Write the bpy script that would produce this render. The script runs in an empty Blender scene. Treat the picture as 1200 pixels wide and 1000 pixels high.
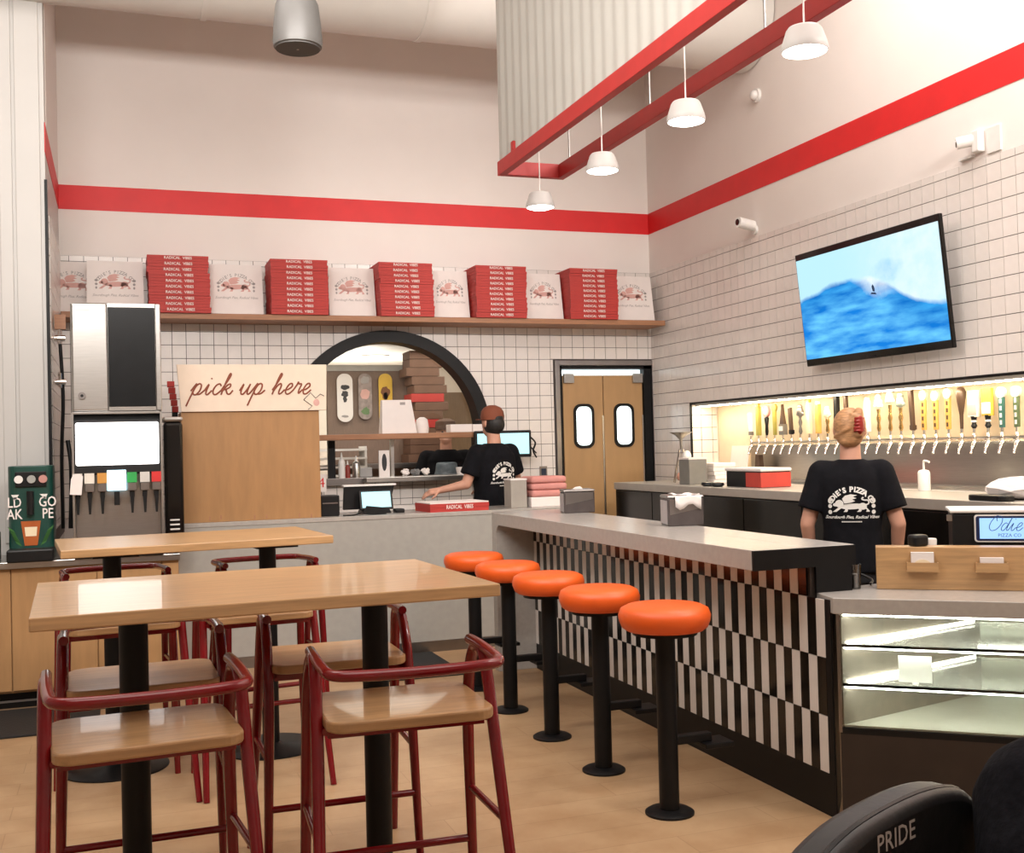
import bpy, bmesh, math, random
from mathutils import Vector, Matrix
from mathutils.bvhtree import BVHTree
random.seed(7)
R = math.radians
S = bpy.context.scene
COL = S.collection

# ------------------------------------------------------------------ camera
H = 1.48
FPX = 1306.43
yaw, pit, rol = R(19.5148), R(1.03876), R(-1.45247)
FW = Vector((math.sin(yaw)*math.cos(pit), math.cos(yaw)*math.cos(pit), math.sin(pit)))
_r = Vector((math.cos(yaw), -math.sin(yaw), 0)); _u = _r.cross(FW)
RT = _r*math.cos(rol) + _u*math.sin(rol)
UP = -_r*math.sin(rol) + _u*math.cos(rol)
cam = bpy.data.cameras.new('camera'); camo = bpy.data.objects.new('camera', cam); COL.objects.link(camo)
m = Matrix((RT, UP, -FW)).transposed().to_4x4(); m.translation = (0, 0, H); camo.matrix_world = m
cam.sensor_fit = 'HORIZONTAL'; cam.sensor_width = 36; cam.lens = 36*FPX/1200; cam.clip_end = 100; cam.clip_start = .05
S.camera = camo
def ray(x, y): return FW + RT*((x-600)/FPX) + UP*((500-y)/FPX)
def onx(x, y, X): d = ray(x, y); return Vector((0, 0, H)) + d*(X/d.x)
def ony(x, y, Y): d = ray(x, y); return Vector((0, 0, H)) + d*(Y/d.y)
def onz(x, y, z): d = ray(x, y); return Vector((0, 0, H)) + d*((z-H)/d.z)

# ------------------------------------------------------------------ world, exposure, ceiling lighting, added wall fill
w = bpy.data.worlds.new('world'); S.world = w; w.use_nodes = True
w.node_tree.nodes['Background'].inputs[0].default_value = (1, .93, .86, 1)
w.node_tree.nodes['Background'].inputs[1].default_value = .25
S.view_settings.view_transform = 'Standard'; S.view_settings.look = 'None'
S.view_settings.gamma = 1; S.view_settings.use_curve_mapping = False
S.view_settings.exposure = 0.12
def area(name, loc, sx, sy, power, col=(1, .945, .895), rot=(0, 0, 0)):
    l = bpy.data.lights.new(name, 'AREA'); l.shape = 'RECTANGLE'; l.size = sx; l.size_y = sy
    l.energy = power; l.color = col
    o = bpy.data.objects.new(name, l); COL.objects.link(o); o.location = loc; o.rotation_euler = rot
    return o
def aim(o, p): o.rotation_euler = (Vector(p)-o.location).to_track_quat('-Z', 'Y').to_euler(); return o
area('ceiling_light_area', (-1.2, 5.0, 5.2), 2.4, 2.4, 60)
area('ceiling_light_area', (3.8, 4.6, 5.2), 1.2, 3.0, 70)
area('ceiling_light_area', (.6, 1.2, 5.2), 5.0, 3.0, 150)
aim(area('wall_fill_area', (-.6, 3.3, 3.6), 1.2, .3, 80), (.4, 9.5, 4.4))  # added fill light out of view, lifts the dark upper back wall
aim(area('wall_fill_area', (.9, 3.3, 3.6), 1.2, .3, 55), (1.9, 9.5, 4.3))  # same added fill, further right
aim(area('wall_fill_area', (3.9, 2.0, 3.9), 1.2, .4, 100), (3.9, 9.5, 3.7))  # added fill for the walls right of the corrugated screen

# ------------------------------------------------------------------ materials
MATS = {}
def mat(name, col, rough=.5, metal=0., var=.06, scale=12., spec=.5, bump=0., stretch=(1, 1, 1), emit=None, es=0., coat=0., sheen=0.):
    if name in MATS: return MATS[name]
    M = bpy.data.materials.new(name); M.use_nodes = True; nt = M.node_tree; b = nt.nodes['Principled BSDF']
    tc = nt.nodes.new('ShaderNodeTexCoord'); mp = nt.nodes.new('ShaderNodeMapping'); mp.inputs['Scale'].default_value = stretch
    nz = nt.nodes.new('ShaderNodeTexNoise'); nz.inputs['Scale'].default_value = scale; nz.inputs['Detail'].default_value = 4
    rp = nt.nodes.new('ShaderNodeValToRGB')
    c0 = [max(0, c*(1-var)) for c in col]; c1 = [min(1, c*(1+var)) for c in col]
    rp.color_ramp.elements[0].position = .3; rp.color_ramp.elements[1].position = .7
    rp.color_ramp.elements[0].color = (*c0, 1); rp.color_ramp.elements[1].color = (*c1, 1)
    L = nt.links.new
    L(tc.outputs['Object'], mp.inputs[0]); L(mp.outputs[0], nz.inputs['Vector']); L(nz.outputs['Fac'], rp.inputs[0]); L(rp.outputs[0], b.inputs['Base Color'])
    b.inputs['Roughness'].default_value = rough; b.inputs['Metallic'].default_value = metal
    b.inputs['Specular IOR Level'].default_value = spec
    b.inputs['Coat Weight'].default_value = coat
    b.inputs['Sheen Weight'].default_value = sheen
    if bump:
        bp = nt.nodes.new('ShaderNodeBump'); bp.inputs['Strength'].default_value = bump; bp.inputs['Distance'].default_value = .01
        L(nz.outputs['Fac'], bp.inputs['Height']); L(bp.outputs[0], b.inputs['Normal'])
    if emit:
        b.inputs['Emission Color'].default_value = (*emit, 1); b.inputs['Emission Strength'].default_value = es
    MATS[name] = M
    return M
def glassmat(name, tint=(.97, .99, .97), gloss=.1):
    if name in MATS: return MATS[name]
    M = bpy.data.materials.new(name); M.use_nodes = True; nt = M.node_tree; nt.nodes.clear()
    o = nt.nodes.new('ShaderNodeOutputMaterial'); mx = nt.nodes.new('ShaderNodeMixShader')
    t = nt.nodes.new('ShaderNodeBsdfTransparent'); t.inputs[0].default_value = (*tint, 1)
    g = nt.nodes.new('ShaderNodeBsdfGlossy'); g.inputs['Roughness'].default_value = .03
    fr = nt.nodes.new('ShaderNodeFresnel'); fr.inputs[0].default_value = 1.0+gloss*5
    nt.links.new(fr.outputs[0], mx.inputs[0]); nt.links.new(t.outputs[0], mx.inputs[1]); nt.links.new(g.outputs[0], mx.inputs[2]); nt.links.new(mx.outputs[0], o.inputs[0])
    MATS[name] = M
    return M
wall_p = mat('wall_paint', (.86, .80, .76), .7, var=.015, scale=3)
wall_l = mat('panel_paint', (.56, .55, .53), .45, var=.03, scale=2)
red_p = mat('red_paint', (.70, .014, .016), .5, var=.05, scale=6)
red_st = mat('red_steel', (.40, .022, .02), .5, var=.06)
duct_m = mat('duct_paint', (.66, .64, .60), .5, var=.03, scale=4)
corr_m = mat('corrugated_paint', (.44, .43, .395), .55, var=.03, scale=3)
tile_m = mat('glazed_tile', (.80, .75, .71), .22, var=.05, scale=7)
grout_m = mat('dark_grout', (.10, .085, .08), .9, var=.1)
wood = mat('oak_wood', (.50, .30, .14), .33, var=.16, scale=5, stretch=(1, 14, 14), coat=.25)
wood_x = mat('oak_seat', (.42, .24, .11), .35, var=.15, scale=5, stretch=(1, 12, 12), coat=.2)
ply = mat('plywood', (.38, .20, .078), .5, var=.08, scale=4, stretch=(6, 6, 1))
cabwood = mat('maple_cabinet', (.42, .235, .10), .5, var=.07, scale=4, stretch=(8, 8, 1))
shelfwood = mat('shelf_wood', (.36, .17, .085), .5, var=.12, scale=6, stretch=(1, 10, 10))
chair_red = mat('dark_red_lacquer', (.17, .0035, .006), .22, var=.08, coat=.25, spec=.4)
black_m = mat('black_metal', (.004, .004, .0045), .45, var=.2, spec=.25)
black_g = mat('black_gloss', (.006, .005, .0045), .14, var=.2, spec=.35)
black_p = mat('black_plastic', (.008, .008, .0085), .4, var=.15, spec=.3)
dkbrown = mat('dark_laminate', (.030, .021, .016), .5, var=.12, scale=8, spec=.3)
steel = mat('brushed_steel', (.44, .43, .41), .3, 1, var=.05, scale=9, stretch=(1, 1, 18))
steel_d = mat('dark_steel', (.28, .26, .25), .32, 1, var=.08, scale=9)
chrome = mat('chrome', (.82, .8, .76), .12, 1, var=.02)
brass = mat('brass_gold', (.75, .52, .22), .25, 1, var=.06)
quartz = mat('grey_quartz', (.40, .375, .345), .26, var=.05, scale=40, coat=.2)
quartz_f = mat('grey_laminate', (.36, .345, .315), .5, var=.04, scale=20)
orange = mat('orange_vinyl', (.78, .11, .012), .42, var=.05, bump=.05)
white_pl = mat('white_plastic', (.8, .78, .75), .35, var=.03)
white_tile = mat('white_bar_tile', (.72, .68, .64), .25, var=.04)
cardwhite = mat('white_card', (.82, .76, .73), .65, var=.02)
boxred = mat('red_card', (.46, .035, .028), .6, var=.07, scale=8)
printwhite = mat('white_print', (.85, .72, .68), .7, var=.02)
printpink = mat('faded_red_print', (.66, .38, .34), .7, var=.1)
printgrey = mat('grey_print', (.36, .33, .32), .7, var=.1)
signrust = mat('rust_print', (.22, .045, .015), .6, var=.1)
signcream = mat('cream_board', (.80, .66, .53), .6, var=.03)
darkprint = mat('dark_print', (.03, .03, .035), .6)
cream = mat('cream', (.85, .72, .5), .5)
skin = mat('skin', (.56, .29, .20), .55, var=.06)
shirt = mat('black_cotton', (.006, .006, .008), .9, var=.25, scale=25, spec=.15)
trouser = mat('black_denim', (.006, .006, .008), .85, var=.2)
pinkc = mat('pink_cloth', (.62, .27, .24), .8, var=.06)
cardbrown = mat('brown_card', (.15, .075, .045), .7, var=.1)
glass = glassmat('clear_glass')
glass_g = glassmat('shelf_glass', (.80, .93, .86), .1)
lampglow = mat('lamp_glow', (1, 1, 1), .5, var=0, emit=(1, .95, .88), es=9)
ledwarm = mat('led_warm', (1, 1, 1), .5, var=0, emit=(1, .82, .56), es=42)
ledcool = mat('led_white', (1, 1, 1), .5, var=0, emit=(1, .99, .88), es=15)
litsign = mat('lit_panel', (1, 1, 1), .4, var=0, emit=(1, .96, .95), es=2.2)
kitchlamp = mat('kitchen_emitter', (1, 1, 1), .4, var=0, emit=(1, .97, .9), es=6)
screen_c = mat('cyan_screen', (.1, .3, .35), .2, var=0, emit=(.55, .92, .98), es=1.0)
screen_b = mat('blue_screen', (.1, .2, .4), .2, var=0, emit=(.36, .62, .95), es=1.0)
winlit = mat('lit_window', (.8, .9, .9), .2, var=0, emit=(.82, .97, 1), es=1.5)
iceglow = mat('ice_chute_light', (.6, .8, .9), .2, var=0, emit=(.5, .85, 1), es=1.4)

# ------------------------------------------------------------------ mesh helpers
class MB:
    def __init__(s): s.v = []; s.f = []
    def add(s, vs, fs):
        o = len(s.v); s.v += [tuple(p) for p in vs]; s.f += [tuple(i+o for i in q) for q in fs]; return s
    def box(s, x0, x1, y0, y1, z0, z1):
        v = [(x, y, z) for z in (z0, z1) for y in (y0, y1) for x in (x0, x1)]
        return s.add(v, [(0, 2, 3, 1), (4, 5, 7, 6), (0, 1, 5, 4), (2, 6, 7, 3), (0, 4, 6, 2), (1, 3, 7, 5)])
    def cbox(s, c, d): return s.box(c[0]-d[0]/2, c[0]+d[0]/2, c[1]-d[1]/2, c[1]+d[1]/2, c[2]-d[2]/2, c[2]+d[2]/2)
    def tube(s, pts, r, n=8, closed=False, caps=True):
        P = [Vector(p) for p in pts]; N = len(P); rs = r if isinstance(r, (list, tuple)) else [r]*N
        t0 = (P[1]-P[0]).normalized(); a = Vector((0, 0, 1)) if abs(t0.z) < .9 else Vector((1, 0, 0))
        nrm = (a - t0*a.dot(t0)).normalized(); vs = []
        for i in range(N):
            if closed: t = (P[(i+1) % N]-P[i-1]).normalized()
            else: t = (P[min(i+1, N-1)]-P[max(i-1, 0)]).normalized()
            nrm = (nrm - t*nrm.dot(t)).normalized(); bn = t.cross(nrm)
            for k in range(n):
                an = 2*math.pi*k/n; vs.append(P[i]+(nrm*math.cos(an)+bn*math.sin(an))*rs[i])
        fs = []
        for i in range(N if closed else N-1):
            j = (i+1) % N
            for k in range(n): fs.append((i*n+k, i*n+(k+1) % n, j*n+(k+1) % n, j*n+k))
        if caps and not closed: fs += [tuple(range(n))[::-1], tuple((N-1)*n+k for k in range(n))]
        return s.add(vs, fs)
    def cyl(s, p0, p1, r0, r1=None, n=20): return s.tube([p0, p1], [r0, r0 if r1 is None else r1], n)
    def lathe(s, prof, c=(0, 0, 0), n=28):
        vs = [(c[0]+r*math.cos(2*math.pi*k/n), c[1]+r*math.sin(2*math.pi*k/n), c[2]+z) for r, z in prof for k in range(n)]
        fs = [(i*n+k, i*n+(k+1) % n, (i+1)*n+(k+1) % n, (i+1)*n+k) for i in range(len(prof)-1) for k in range(n)]
        fs += [tuple(range(n))[::-1], tuple((len(prof)-1)*n+k for k in range(n))]
        return s.add(vs, fs)
    def prism(s, poly, ax, d0, d1):
        n = len(poly)
        def q(a, b, d): return {'x': (d, a, b), 'y': (a, d, b), 'z': (a, b, d)}[ax]
        vs = [q(a, b, d0) for a, b in poly]+[q(a, b, d1) for a, b in poly]
        fs = [tuple(range(n))[::-1], tuple(range(n, 2*n))]+[(i, (i+1) % n, n+(i+1) % n, n+i) for i in range(n)]
        return s.add(vs, fs)
    def flat(s, poly, ax, d):
        def q(a, b): return {'x': (d, a, b), 'y': (a, d, b), 'z': (a, b, d)}[ax]
        return s.add([q(a, b) for a, b in poly], [tuple(range(len(poly)))])
    def ell(s, c, r, nu=16, nv=10):
        vs = [(c[0]+r[0]*math.sin(math.pi*j/nv)*math.cos(2*math.pi*i/nu), c[1]+r[1]*math.sin(math.pi*j/nv)*math.sin(2*math.pi*i/nu), c[2]+r[2]*math.cos(math.pi*j/nv)) for j in range(1, nv) for i in range(nu)]
        fs = [(j*nu+i, (j+1)*nu+i, (j+1)*nu+(i+1) % nu, j*nu+(i+1) % nu) for j in range(nv-2) for i in range(nu)]
        t = len(vs); vs += [(c[0], c[1], c[2]+r[2]), (c[0], c[1], c[2]-r[2])]
        fs += [(t, i, (i+1) % nu) for i in range(nu)]+[(t+1, (nv-2)*nu+(i+1) % nu, (nv-2)*nu+i) for i in range(nu)]
        return s.add(vs, fs)
    def cap(s, p0, p1, r0, r1, n=14):   # rounded cone
        p0, p1 = Vector(p0), Vector(p1); d = (p1-p0).normalized(); pts = []; rs = []
        for k in range(5): a = math.pi/2*(k/4); pts.append(p0-d*r0*math.cos(a)); rs.append(max(r0*math.sin(a), 1e-4))
        for k in range(5): a = math.pi/2*(k/4); pts.append(p1+d*r1*math.sin(a)); rs.append(max(r1*math.cos(a), 1e-4))
        return s.tube(pts, rs, n)
    def loft(s, rings):   # rings: (cx,cy,z,rx,ry,power)
        n = 28; vs = []
        for cx, cy, z, rx, ry, pw in rings:
            for k in range(n):
                a = 2*math.pi*k/n; c, si = math.cos(a), math.sin(a)
                vs.append((cx+rx*math.copysign(abs(c)**(2/pw), c), cy+ry*math.copysign(abs(si)**(2/pw), si), z))
        fs = [(i*n+k, i*n+(k+1) % n, (i+1)*n+(k+1) % n, (i+1)*n+k) for i in range(len(rings)-1) for k in range(n)]
        fs += [tuple(range(n))[::-1], tuple((len(rings)-1)*n+k for k in range(n))]
        return s.add(vs, fs)
    def xf(s, M): s.v = [tuple(M @ Vector(p)) for p in s.v]; return s
    def mesh(s, name):
        me = bpy.data.meshes.new(name); me.from_pydata(s.v, [], s.f)
        bm = bmesh.new(); bm.from_mesh(me); bmesh.ops.recalc_face_normals(bm, faces=bm.faces); bm.to_mesh(me); bm.free()
        return me
    def build(s, name, mt, parent=None, smooth=False, bevel=0, world=False, seg=2):
        if world and parent is not None:
            Mi = (Matrix.Translation(parent.location) @ parent.rotation_euler.to_matrix().to_4x4()).inverted(); s.xf(Mi)
        me = s.mesh(name)
        return link(name, me, mt, parent, smooth, bevel, seg)
def link(name, me, mt, parent=None, smooth=False, bevel=0, seg=2):
    o = bpy.data.objects.new(name, me); COL.objects.link(o)
    if mt is not None and not me.materials: me.materials.append(mt)
    if smooth:
        for p in me.polygons: p.use_smooth = True
        me.set_sharp_from_angle(angle=R(50))
    if bevel:
        b = o.modifiers.new('bevel', 'BEVEL'); b.width = bevel; b.segments = seg; b.limit_method = 'ANGLE'; b.angle_limit = R(40)
    if parent is not None: o.parent = parent
    return o
def tag(o, label, cat, group=None):
    o['label'] = label; o['category'] = cat
    if group: o['group'] = group
    return o
def thing(name, label, cat, loc=(0, 0, 0), rz=0, group=None):
    o = bpy.data.objects.new(name, None); COL.objects.link(o); o.empty_display_size = .1
    o.location = loc; o.rotation_euler = (0, 0, rz); return tag(o, label, cat, group)
def struct(o): o['kind'] = 'structure'; return o
def copy_tree(o, parent=None):
    c = o.copy(); COL.objects.link(c)
    if parent is not None: c.parent = parent
    for ch in list(o.children): copy_tree(ch, c)
    return c
def spline(pts, n=6, closed=False):
    P = [Vector(p) for p in pts]; out = []; N = len(P)
    for i in range(N if closed else N-1):
        p0 = P[i-1] if (i > 0 or closed) else P[0]; p1 = P[i]; p2 = P[(i+1) % N]; p3 = P[(i+2) % N] if (closed or i+2 < N) else P[-1]
        for k in range(n):
            t = k/n; out.append(.5*((2*p1)+(p2-p0)*t+(2*p0-5*p1+4*p2-p3)*t*t+(3*p1-p0-3*p2+p3)*t**3))
    if not closed: out.append(P[-1])
    return out
def rrect(w, h, r, n=5, cx=0, cy=0):
    out = []
    for sx, sy, a0 in ((1, -1, -90), (1, 1, 0), (-1, 1, 90), (-1, -1, 180)):
        for k in range(n+1):
            a = R(a0+90*k/n); out.append((cx+sx*(w/2-r)+r*math.cos(a), cy+sy*(h/2-r)+r*math.sin(a)))
    return out
# flat lettering -----------------------------------------------------
def glyphs(body, size, shear=0., bold=0., space=1.):
    cu = bpy.data.curves.new('t', 'FONT'); cu.body = body; cu.size = size; cu.shear = shear; cu.align_x = 'CENTER'; cu.align_y = 'CENTER'
    cu.resolution_u = 2; cu.offset = bold; cu.space_character = space
    o = bpy.data.objects.new('t', cu); COL.objects.link(o)
    dg = bpy.context.evaluated_depsgraph_get(); dg.update()
    me = bpy.data.meshes.new_from_object(o.evaluated_get(dg))
    b = MB(); b.v = [tuple(v.co) for v in me.vertices]; b.f = [tuple(p.vertices) for p in me.polygons]
    bpy.data.objects.remove(o); bpy.data.meshes.remove(me); bpy.data.curves.remove(cu)
    return b
def arc_text(body, size, rad, span, bold=0.):
    out = MB(); n = len(body)
    for i, ch in enumerate(body):
        if ch == ' ': continue
        a = (i/(n-1)-.5)*span
        g = glyphs(ch, size, bold=bold).xf(Matrix.Translation((rad*math.sin(a), rad*math.cos(a)-rad, 0)) @ Matrix.Rotation(-a, 4, 'Z'))
        out.add(g.v, g.f)
    return out
def lion():   # heraldic winged beast, walking left, about 1 wide
    b = MB()
    def el(cx, cy, rx, ry, rot=0, n=14):
        b.flat([(cx+rx*math.cos(t)*math.cos(rot)-ry*math.sin(t)*math.sin(rot), cy+rx*math.cos(t)*math.sin(rot)+ry*math.sin(t)*math.cos(rot)) for t in [2*math.pi*k/n for k in range(n)]], 'z', 0)
    el(.02, -.06, .36, .085, .04); el(-.34, .02, .12, .11); el(-.45, -.01, .07, .05); el(.30, -.06, .12, .10)
    for x0, x1, x2 in ((-.30, -.42, -.50), (-.16, -.14, -.20), (.20, .24, .17), (.34, .46, .42)):
        b.flat([(x0-.05, -.08), (x0+.06, -.08), (x1+.03, -.19), (x2+.07, -.22), (x2-.03, -.22), (x1-.04, -.16)], 'z', 0)
    b.flat([(-.20, .02), (-.26, .16), (-.18, .25), (-.02, .29), (.16, .26), (.04, .22), (.14, .17), (.02, .14), (.10, .09), (.0, .05)], 'z', 0)
    pts = spline([(.38, -.02, 0), (.47, .02, 0), (.45, .11, 0), (.34, .12, 0), (.28, .16, 0), (.33, .20, 0)], 4)
    for p, q in zip(pts[:-1], pts[1:]):
        d = (q-p).normalized()*.02; nn = Vector((-d.y, d.x, 0)); b.add([p-nn, q-nn, q+nn, p+nn], [(0, 1, 2, 3)])
    return b
FACE_CAM = Matrix.Rotation(R(90), 4, 'X')     # x right, y up  ->  faces -Y
def hexa(b, x0, x1, a0, a1, b0, b1, y0, y1):  # wall slab between two x, z interval differing at both ends
    v = [(x0, y0, a0), (x1, y0, b0), (x1, y0, b1), (x0, y0, a1), (x0, y1, a0), (x1, y1, b0), (x1, y1, b1), (x0, y1, a1)]
    b.add(v, [(0, 1, 2, 3), (7, 6, 5, 4), (0, 4, 5, 1), (1, 5, 6, 2), (2, 6, 7, 3), (3, 7, 4, 0)])

# ------------------------------------------------------------------ the room
YB, XR, CEI = 9.5, 4.79, 5.3
XL = -.408
# floor
fm = bpy.data.materials.new('vinyl_plank'); fm.use_nodes = True; nt = fm.node_tree; bs = nt.nodes['Principled BSDF']
tc = nt.nodes.new('ShaderNodeTexCoord'); br = nt.nodes.new('ShaderNodeTexBrick'); br.offset = .37
br.inputs['Color1'].default_value = (.50, .335, .19, 1); br.inputs['Color2'].default_value = (.46, .30, .165, 1); br.inputs['Mortar'].default_value = (.38, .24, .13, 1)
br.inputs['Scale'].default_value = 1; br.inputs['Mortar Size'].default_value = .002; br.inputs['Brick Width'].default_value = 1.2; br.inputs['Row Height'].default_value = .18
nz = nt.nodes.new('ShaderNodeTexNoise'); nz.inputs['Scale'].default_value = 3.2; nz.inputs['Detail'].default_value = 6; nz.inputs['Roughness'].default_value = .6
mx = nt.nodes.new('ShaderNodeMix'); mx.data_type = 'RGBA'; mx.blend_type = 'MULTIPLY'; mx.inputs[0].default_value = .75
rp = nt.nodes.new('ShaderNodeValToRGB'); rp.color_ramp.elements[0].position = .35; rp.color_ramp.elements[1].position = .65
rp.color_ramp.elements[0].color = (.74, .66, .58, 1); rp.color_ramp.elements[1].color = (1.0, 1.0, 1.0, 1)
L = nt.links.new
L(tc.outputs['Object'], br.inputs['Vector']); L(tc.outputs['Object'], nz.inputs['Vector']); L(nz.outputs['Fac'], rp.inputs[0])
L(br.outputs['Color'], mx.inputs[6]); L(rp.outputs[0], mx.inputs[7]); L(mx.outputs[2], bs.inputs['Base Color'])
bs.inputs['Roughness'].default_value = .42
struct(MB().box(-5, XR+.3, -4, 14, -.1, 0).build('floor', fm))
struct(MB().box(-5, XR+.3, -4, YB+.15, CEI, CEI+.1).build('ceiling', wall_p))
struct(MB().box(-5, XR+.3, -4.1, -4, 0, CEI).build('wall_front', wall_p))
struct(MB().box(-5.1, -5, -4, 7.75, 0, CEI).build('wall_left', wall_l))
# left: panelled wall that faces the room, then the alcove return
wr = struct(MB().box(-5, XL, 7.75, 7.9, 0, CEI).box(XL-.15, XL, 7.9, YB, 0, CEI).build('wall_left_return', wall_l))
for px0, px1 in ((1, 16), (20, 49)):
    a = ony(px0, 300, 7.75).x; c = ony(px1, 300, 7.75).x
    MB().box(a, c, 7.735, 7.75, .95, CEI-.01).build('wall_panel', wall_l, wr, bevel=.004)
for k in range(4):
    MB().box(-5+k*1.07, -5+k*1.07+1.05, 7.735, 7.75, .95, CEI-.01).build('wall_panel', wall_l, wr, bevel=.004)
MB().box(XL-.002, XL+.004, 7.75, YB, 3.46, 3.655).build('painted_stripe', red_p, wr)
MB().box(XL-.001, XL+.0035, 7.9, YB, 3.655, CEI).build('wall_paint_field', wall_p, wr)
MB().box(XL-.006, XL+.012, 7.738, 7.752, 1.0, 3.28).build('edge_trim', black_m, wr)

# back wall with arch window opening and door opening
AC, AZ, ARI, ARO = 2.23, 1.60, .845, .915
SILL = 1.235
DX0, DX1, DZ = 3.835, 4.775, 2.215
def arch_top(x):
    d = ARI*ARI-(x-AC)**2
    return AZ+math.sqrt(max(d, 0))
b = MB(); y0, y1 = YB, YB+.15
def slab(x0, x1, z0, z1): hexa(b, x0, x1, z0, z1, z0, z1, y0, y1)
slab(XL-.15, AC-ARI, 0, CEI)
N = 28
for i in range(N):
    x0 = AC-ARI*math.cos(math.pi*i/N); x1 = AC-ARI*math.cos(math.pi*(i+1)/N)
    slab(x0, x1, 0, SILL); hexa(b, x0, x1, arch_top(x0), CEI, arch_top(x1), CEI, y0, y1)
slab(AC+ARI, DX0, 0, CEI); slab(DX0, DX1, DZ, CEI); slab(DX1, XR+.3, 0, CEI)
wb = struct(b.build('wall_back', wall_p))
MB().box(XL, XR, YB-.004, YB+.002, 3.46, 3.655).build('painted_stripe', red_p, wb)
T = .1105
# grout bed (with the same openings) on the back wall
ZT = 3.09
b = MB(); y0, y1 = YB-.004, YB+.001
hexa(b, XL, AC-ARI, 1.0, ZT, 1.0, ZT, y0, y1)
for i in range(N):
    x0 = AC-ARI*math.cos(math.pi*i/N); x1 = AC-ARI*math.cos(math.pi*(i+1)/N)
    hexa(b, x0, x1, 1.0, SILL, 1.0, SILL, y0, y1); hexa(b, x0, x1, arch_top(x0), ZT, arch_top(x1), ZT, y0, y1)
hexa(b, AC+ARI, DX0, 1.0, ZT, 1.0, ZT, y0, y1); hexa(b, DX0, DX1, DZ, ZT, DZ, ZT, y0, y1); hexa(b, DX1, XR, .95, ZT, .95, ZT, y0, y1)
b.build('grout_bed', grout_m, wb)
GAP = .0048
def cells(lo, hi, phase):
    k = math.ceil((lo-phase)/T-1e-6); e = [lo]
    x = phase+k*T
    while x < hi-1e-6:
        if x > lo+1e-3: e.append(x)
        x += T
    e.append(hi); return [(p+GAP/2, q-GAP/2) for p, q in zip(e[:-1], e[1:]) if q-p > .015]
def clip(r, h):   # rectangle minus hole, keep the biggest remaining strip
    x0, x1, z0, z1 = r; a0, a1, c0, c1 = h
    if x1 <= a0 or x0 >= a1 or z1 <= c0 or z0 >= c1: return r
    best = None
    for q in ((x0, min(x1, a0), z0, z1), (max(x0, a1), x1, z0, z1), (x0, x1, z0, min(z1, c0)), (x0, x1, max(z0, c1), z1)):
        if q[1]-q[0] > .008 and q[3]-q[2] > .008 and (best is None or (q[1]-q[0])*(q[3]-q[2]) > (best[1]-best[0])*(best[3]-best[2])): best = q
    return best
def tiles(rects, dist, mk, owner, nmax=300):
    rects.sort(key=dist); rest = MB(); cache = {}
    for i, r in enumerate(rects):
        w_, h_ = round(r[1]-r[0], 3), round(r[3]-r[2], 3)
        if i < nmax:
            if (w_, h_) not in cache:
                me = mk(MB(), 0, w_, 0, h_).mesh('wall_tile'); me.materials.append(tile_m); cache[(w_, h_)] = me
            o = bpy.data.objects.new('wall_tile', cache[(w_, h_)]); COL.objects.link(o); o.parent = owner
            o.location = mk(None, r[0], r[1], r[2], r[3])
        else: mk(rest, *r)
    if rest.v:
        o = rest.build('wall_tile_field', tile_m, owner); o['kind'] = 'stuff'
TH = .007
def mk_back(bb, x0, x1, z0, z1):
    if bb is None: return (x0, YB-.004, z0)
    off = 0 if bb.v == [] and x0 == 0 and z0 == 0 else YB-.004
    return bb.box(x0, x1, off-TH+random.uniform(0, .0006), off, z0, z1)
rows = cells(1.0, ZT, 3.044-30*T); colsx = cells(XL, XR, 4.304-60*T)
rects = []
for x0, x1 in colsx:
    for z0, z1 in rows:
        r = (x0, x1, z0, z1)
        r = clip(r, (DX0-.06, DX1+.06, -1, DZ+.06))
        if r: r = clip(r, (AC-ARI, AC+ARI, SILL-.0, AZ))
        if r is None: continue
        cx, cz = (r[0]+r[1])/2, (r[2]+r[3])/2
        RT_ = .868
        near = [math.hypot(px_-AC, pz_-AZ) < RT_ and pz_ > AZ-.002 for px_ in r[:2] for pz_ in r[2:]]
        if all(near): continue
        if any(near):
            poly = []
            crn = [(r[0], r[2]), (r[1], r[2]), (r[1], r[3]), (r[0], r[3])]
            for (xa, za), (xb, zb) in zip(crn, crn[1:]+crn[:1]):
                for k in range(6):
                    px_, pz_ = xa+(xb-xa)*k/6, za+(zb-za)*k/6; d_ = math.hypot(px_-AC, pz_-AZ)
                    if d_ < RT_ and pz_ > AZ: px_, pz_ = AC+(px_-AC)*RT_/d_, AZ+(pz_-AZ)*RT_/d_
                    poly.append((px_, pz_))
            MB().prism(poly, 'y', YB-.004-TH, YB-.004).build('cut_tile', tile_m, wb)
            continue
        rects.append(r)
tiles(rects, lambda r: ((r[0]+r[1])/2-3.6)**2+((r[2]+r[3])/2-1.9)**2, mk_back, wb)
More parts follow.
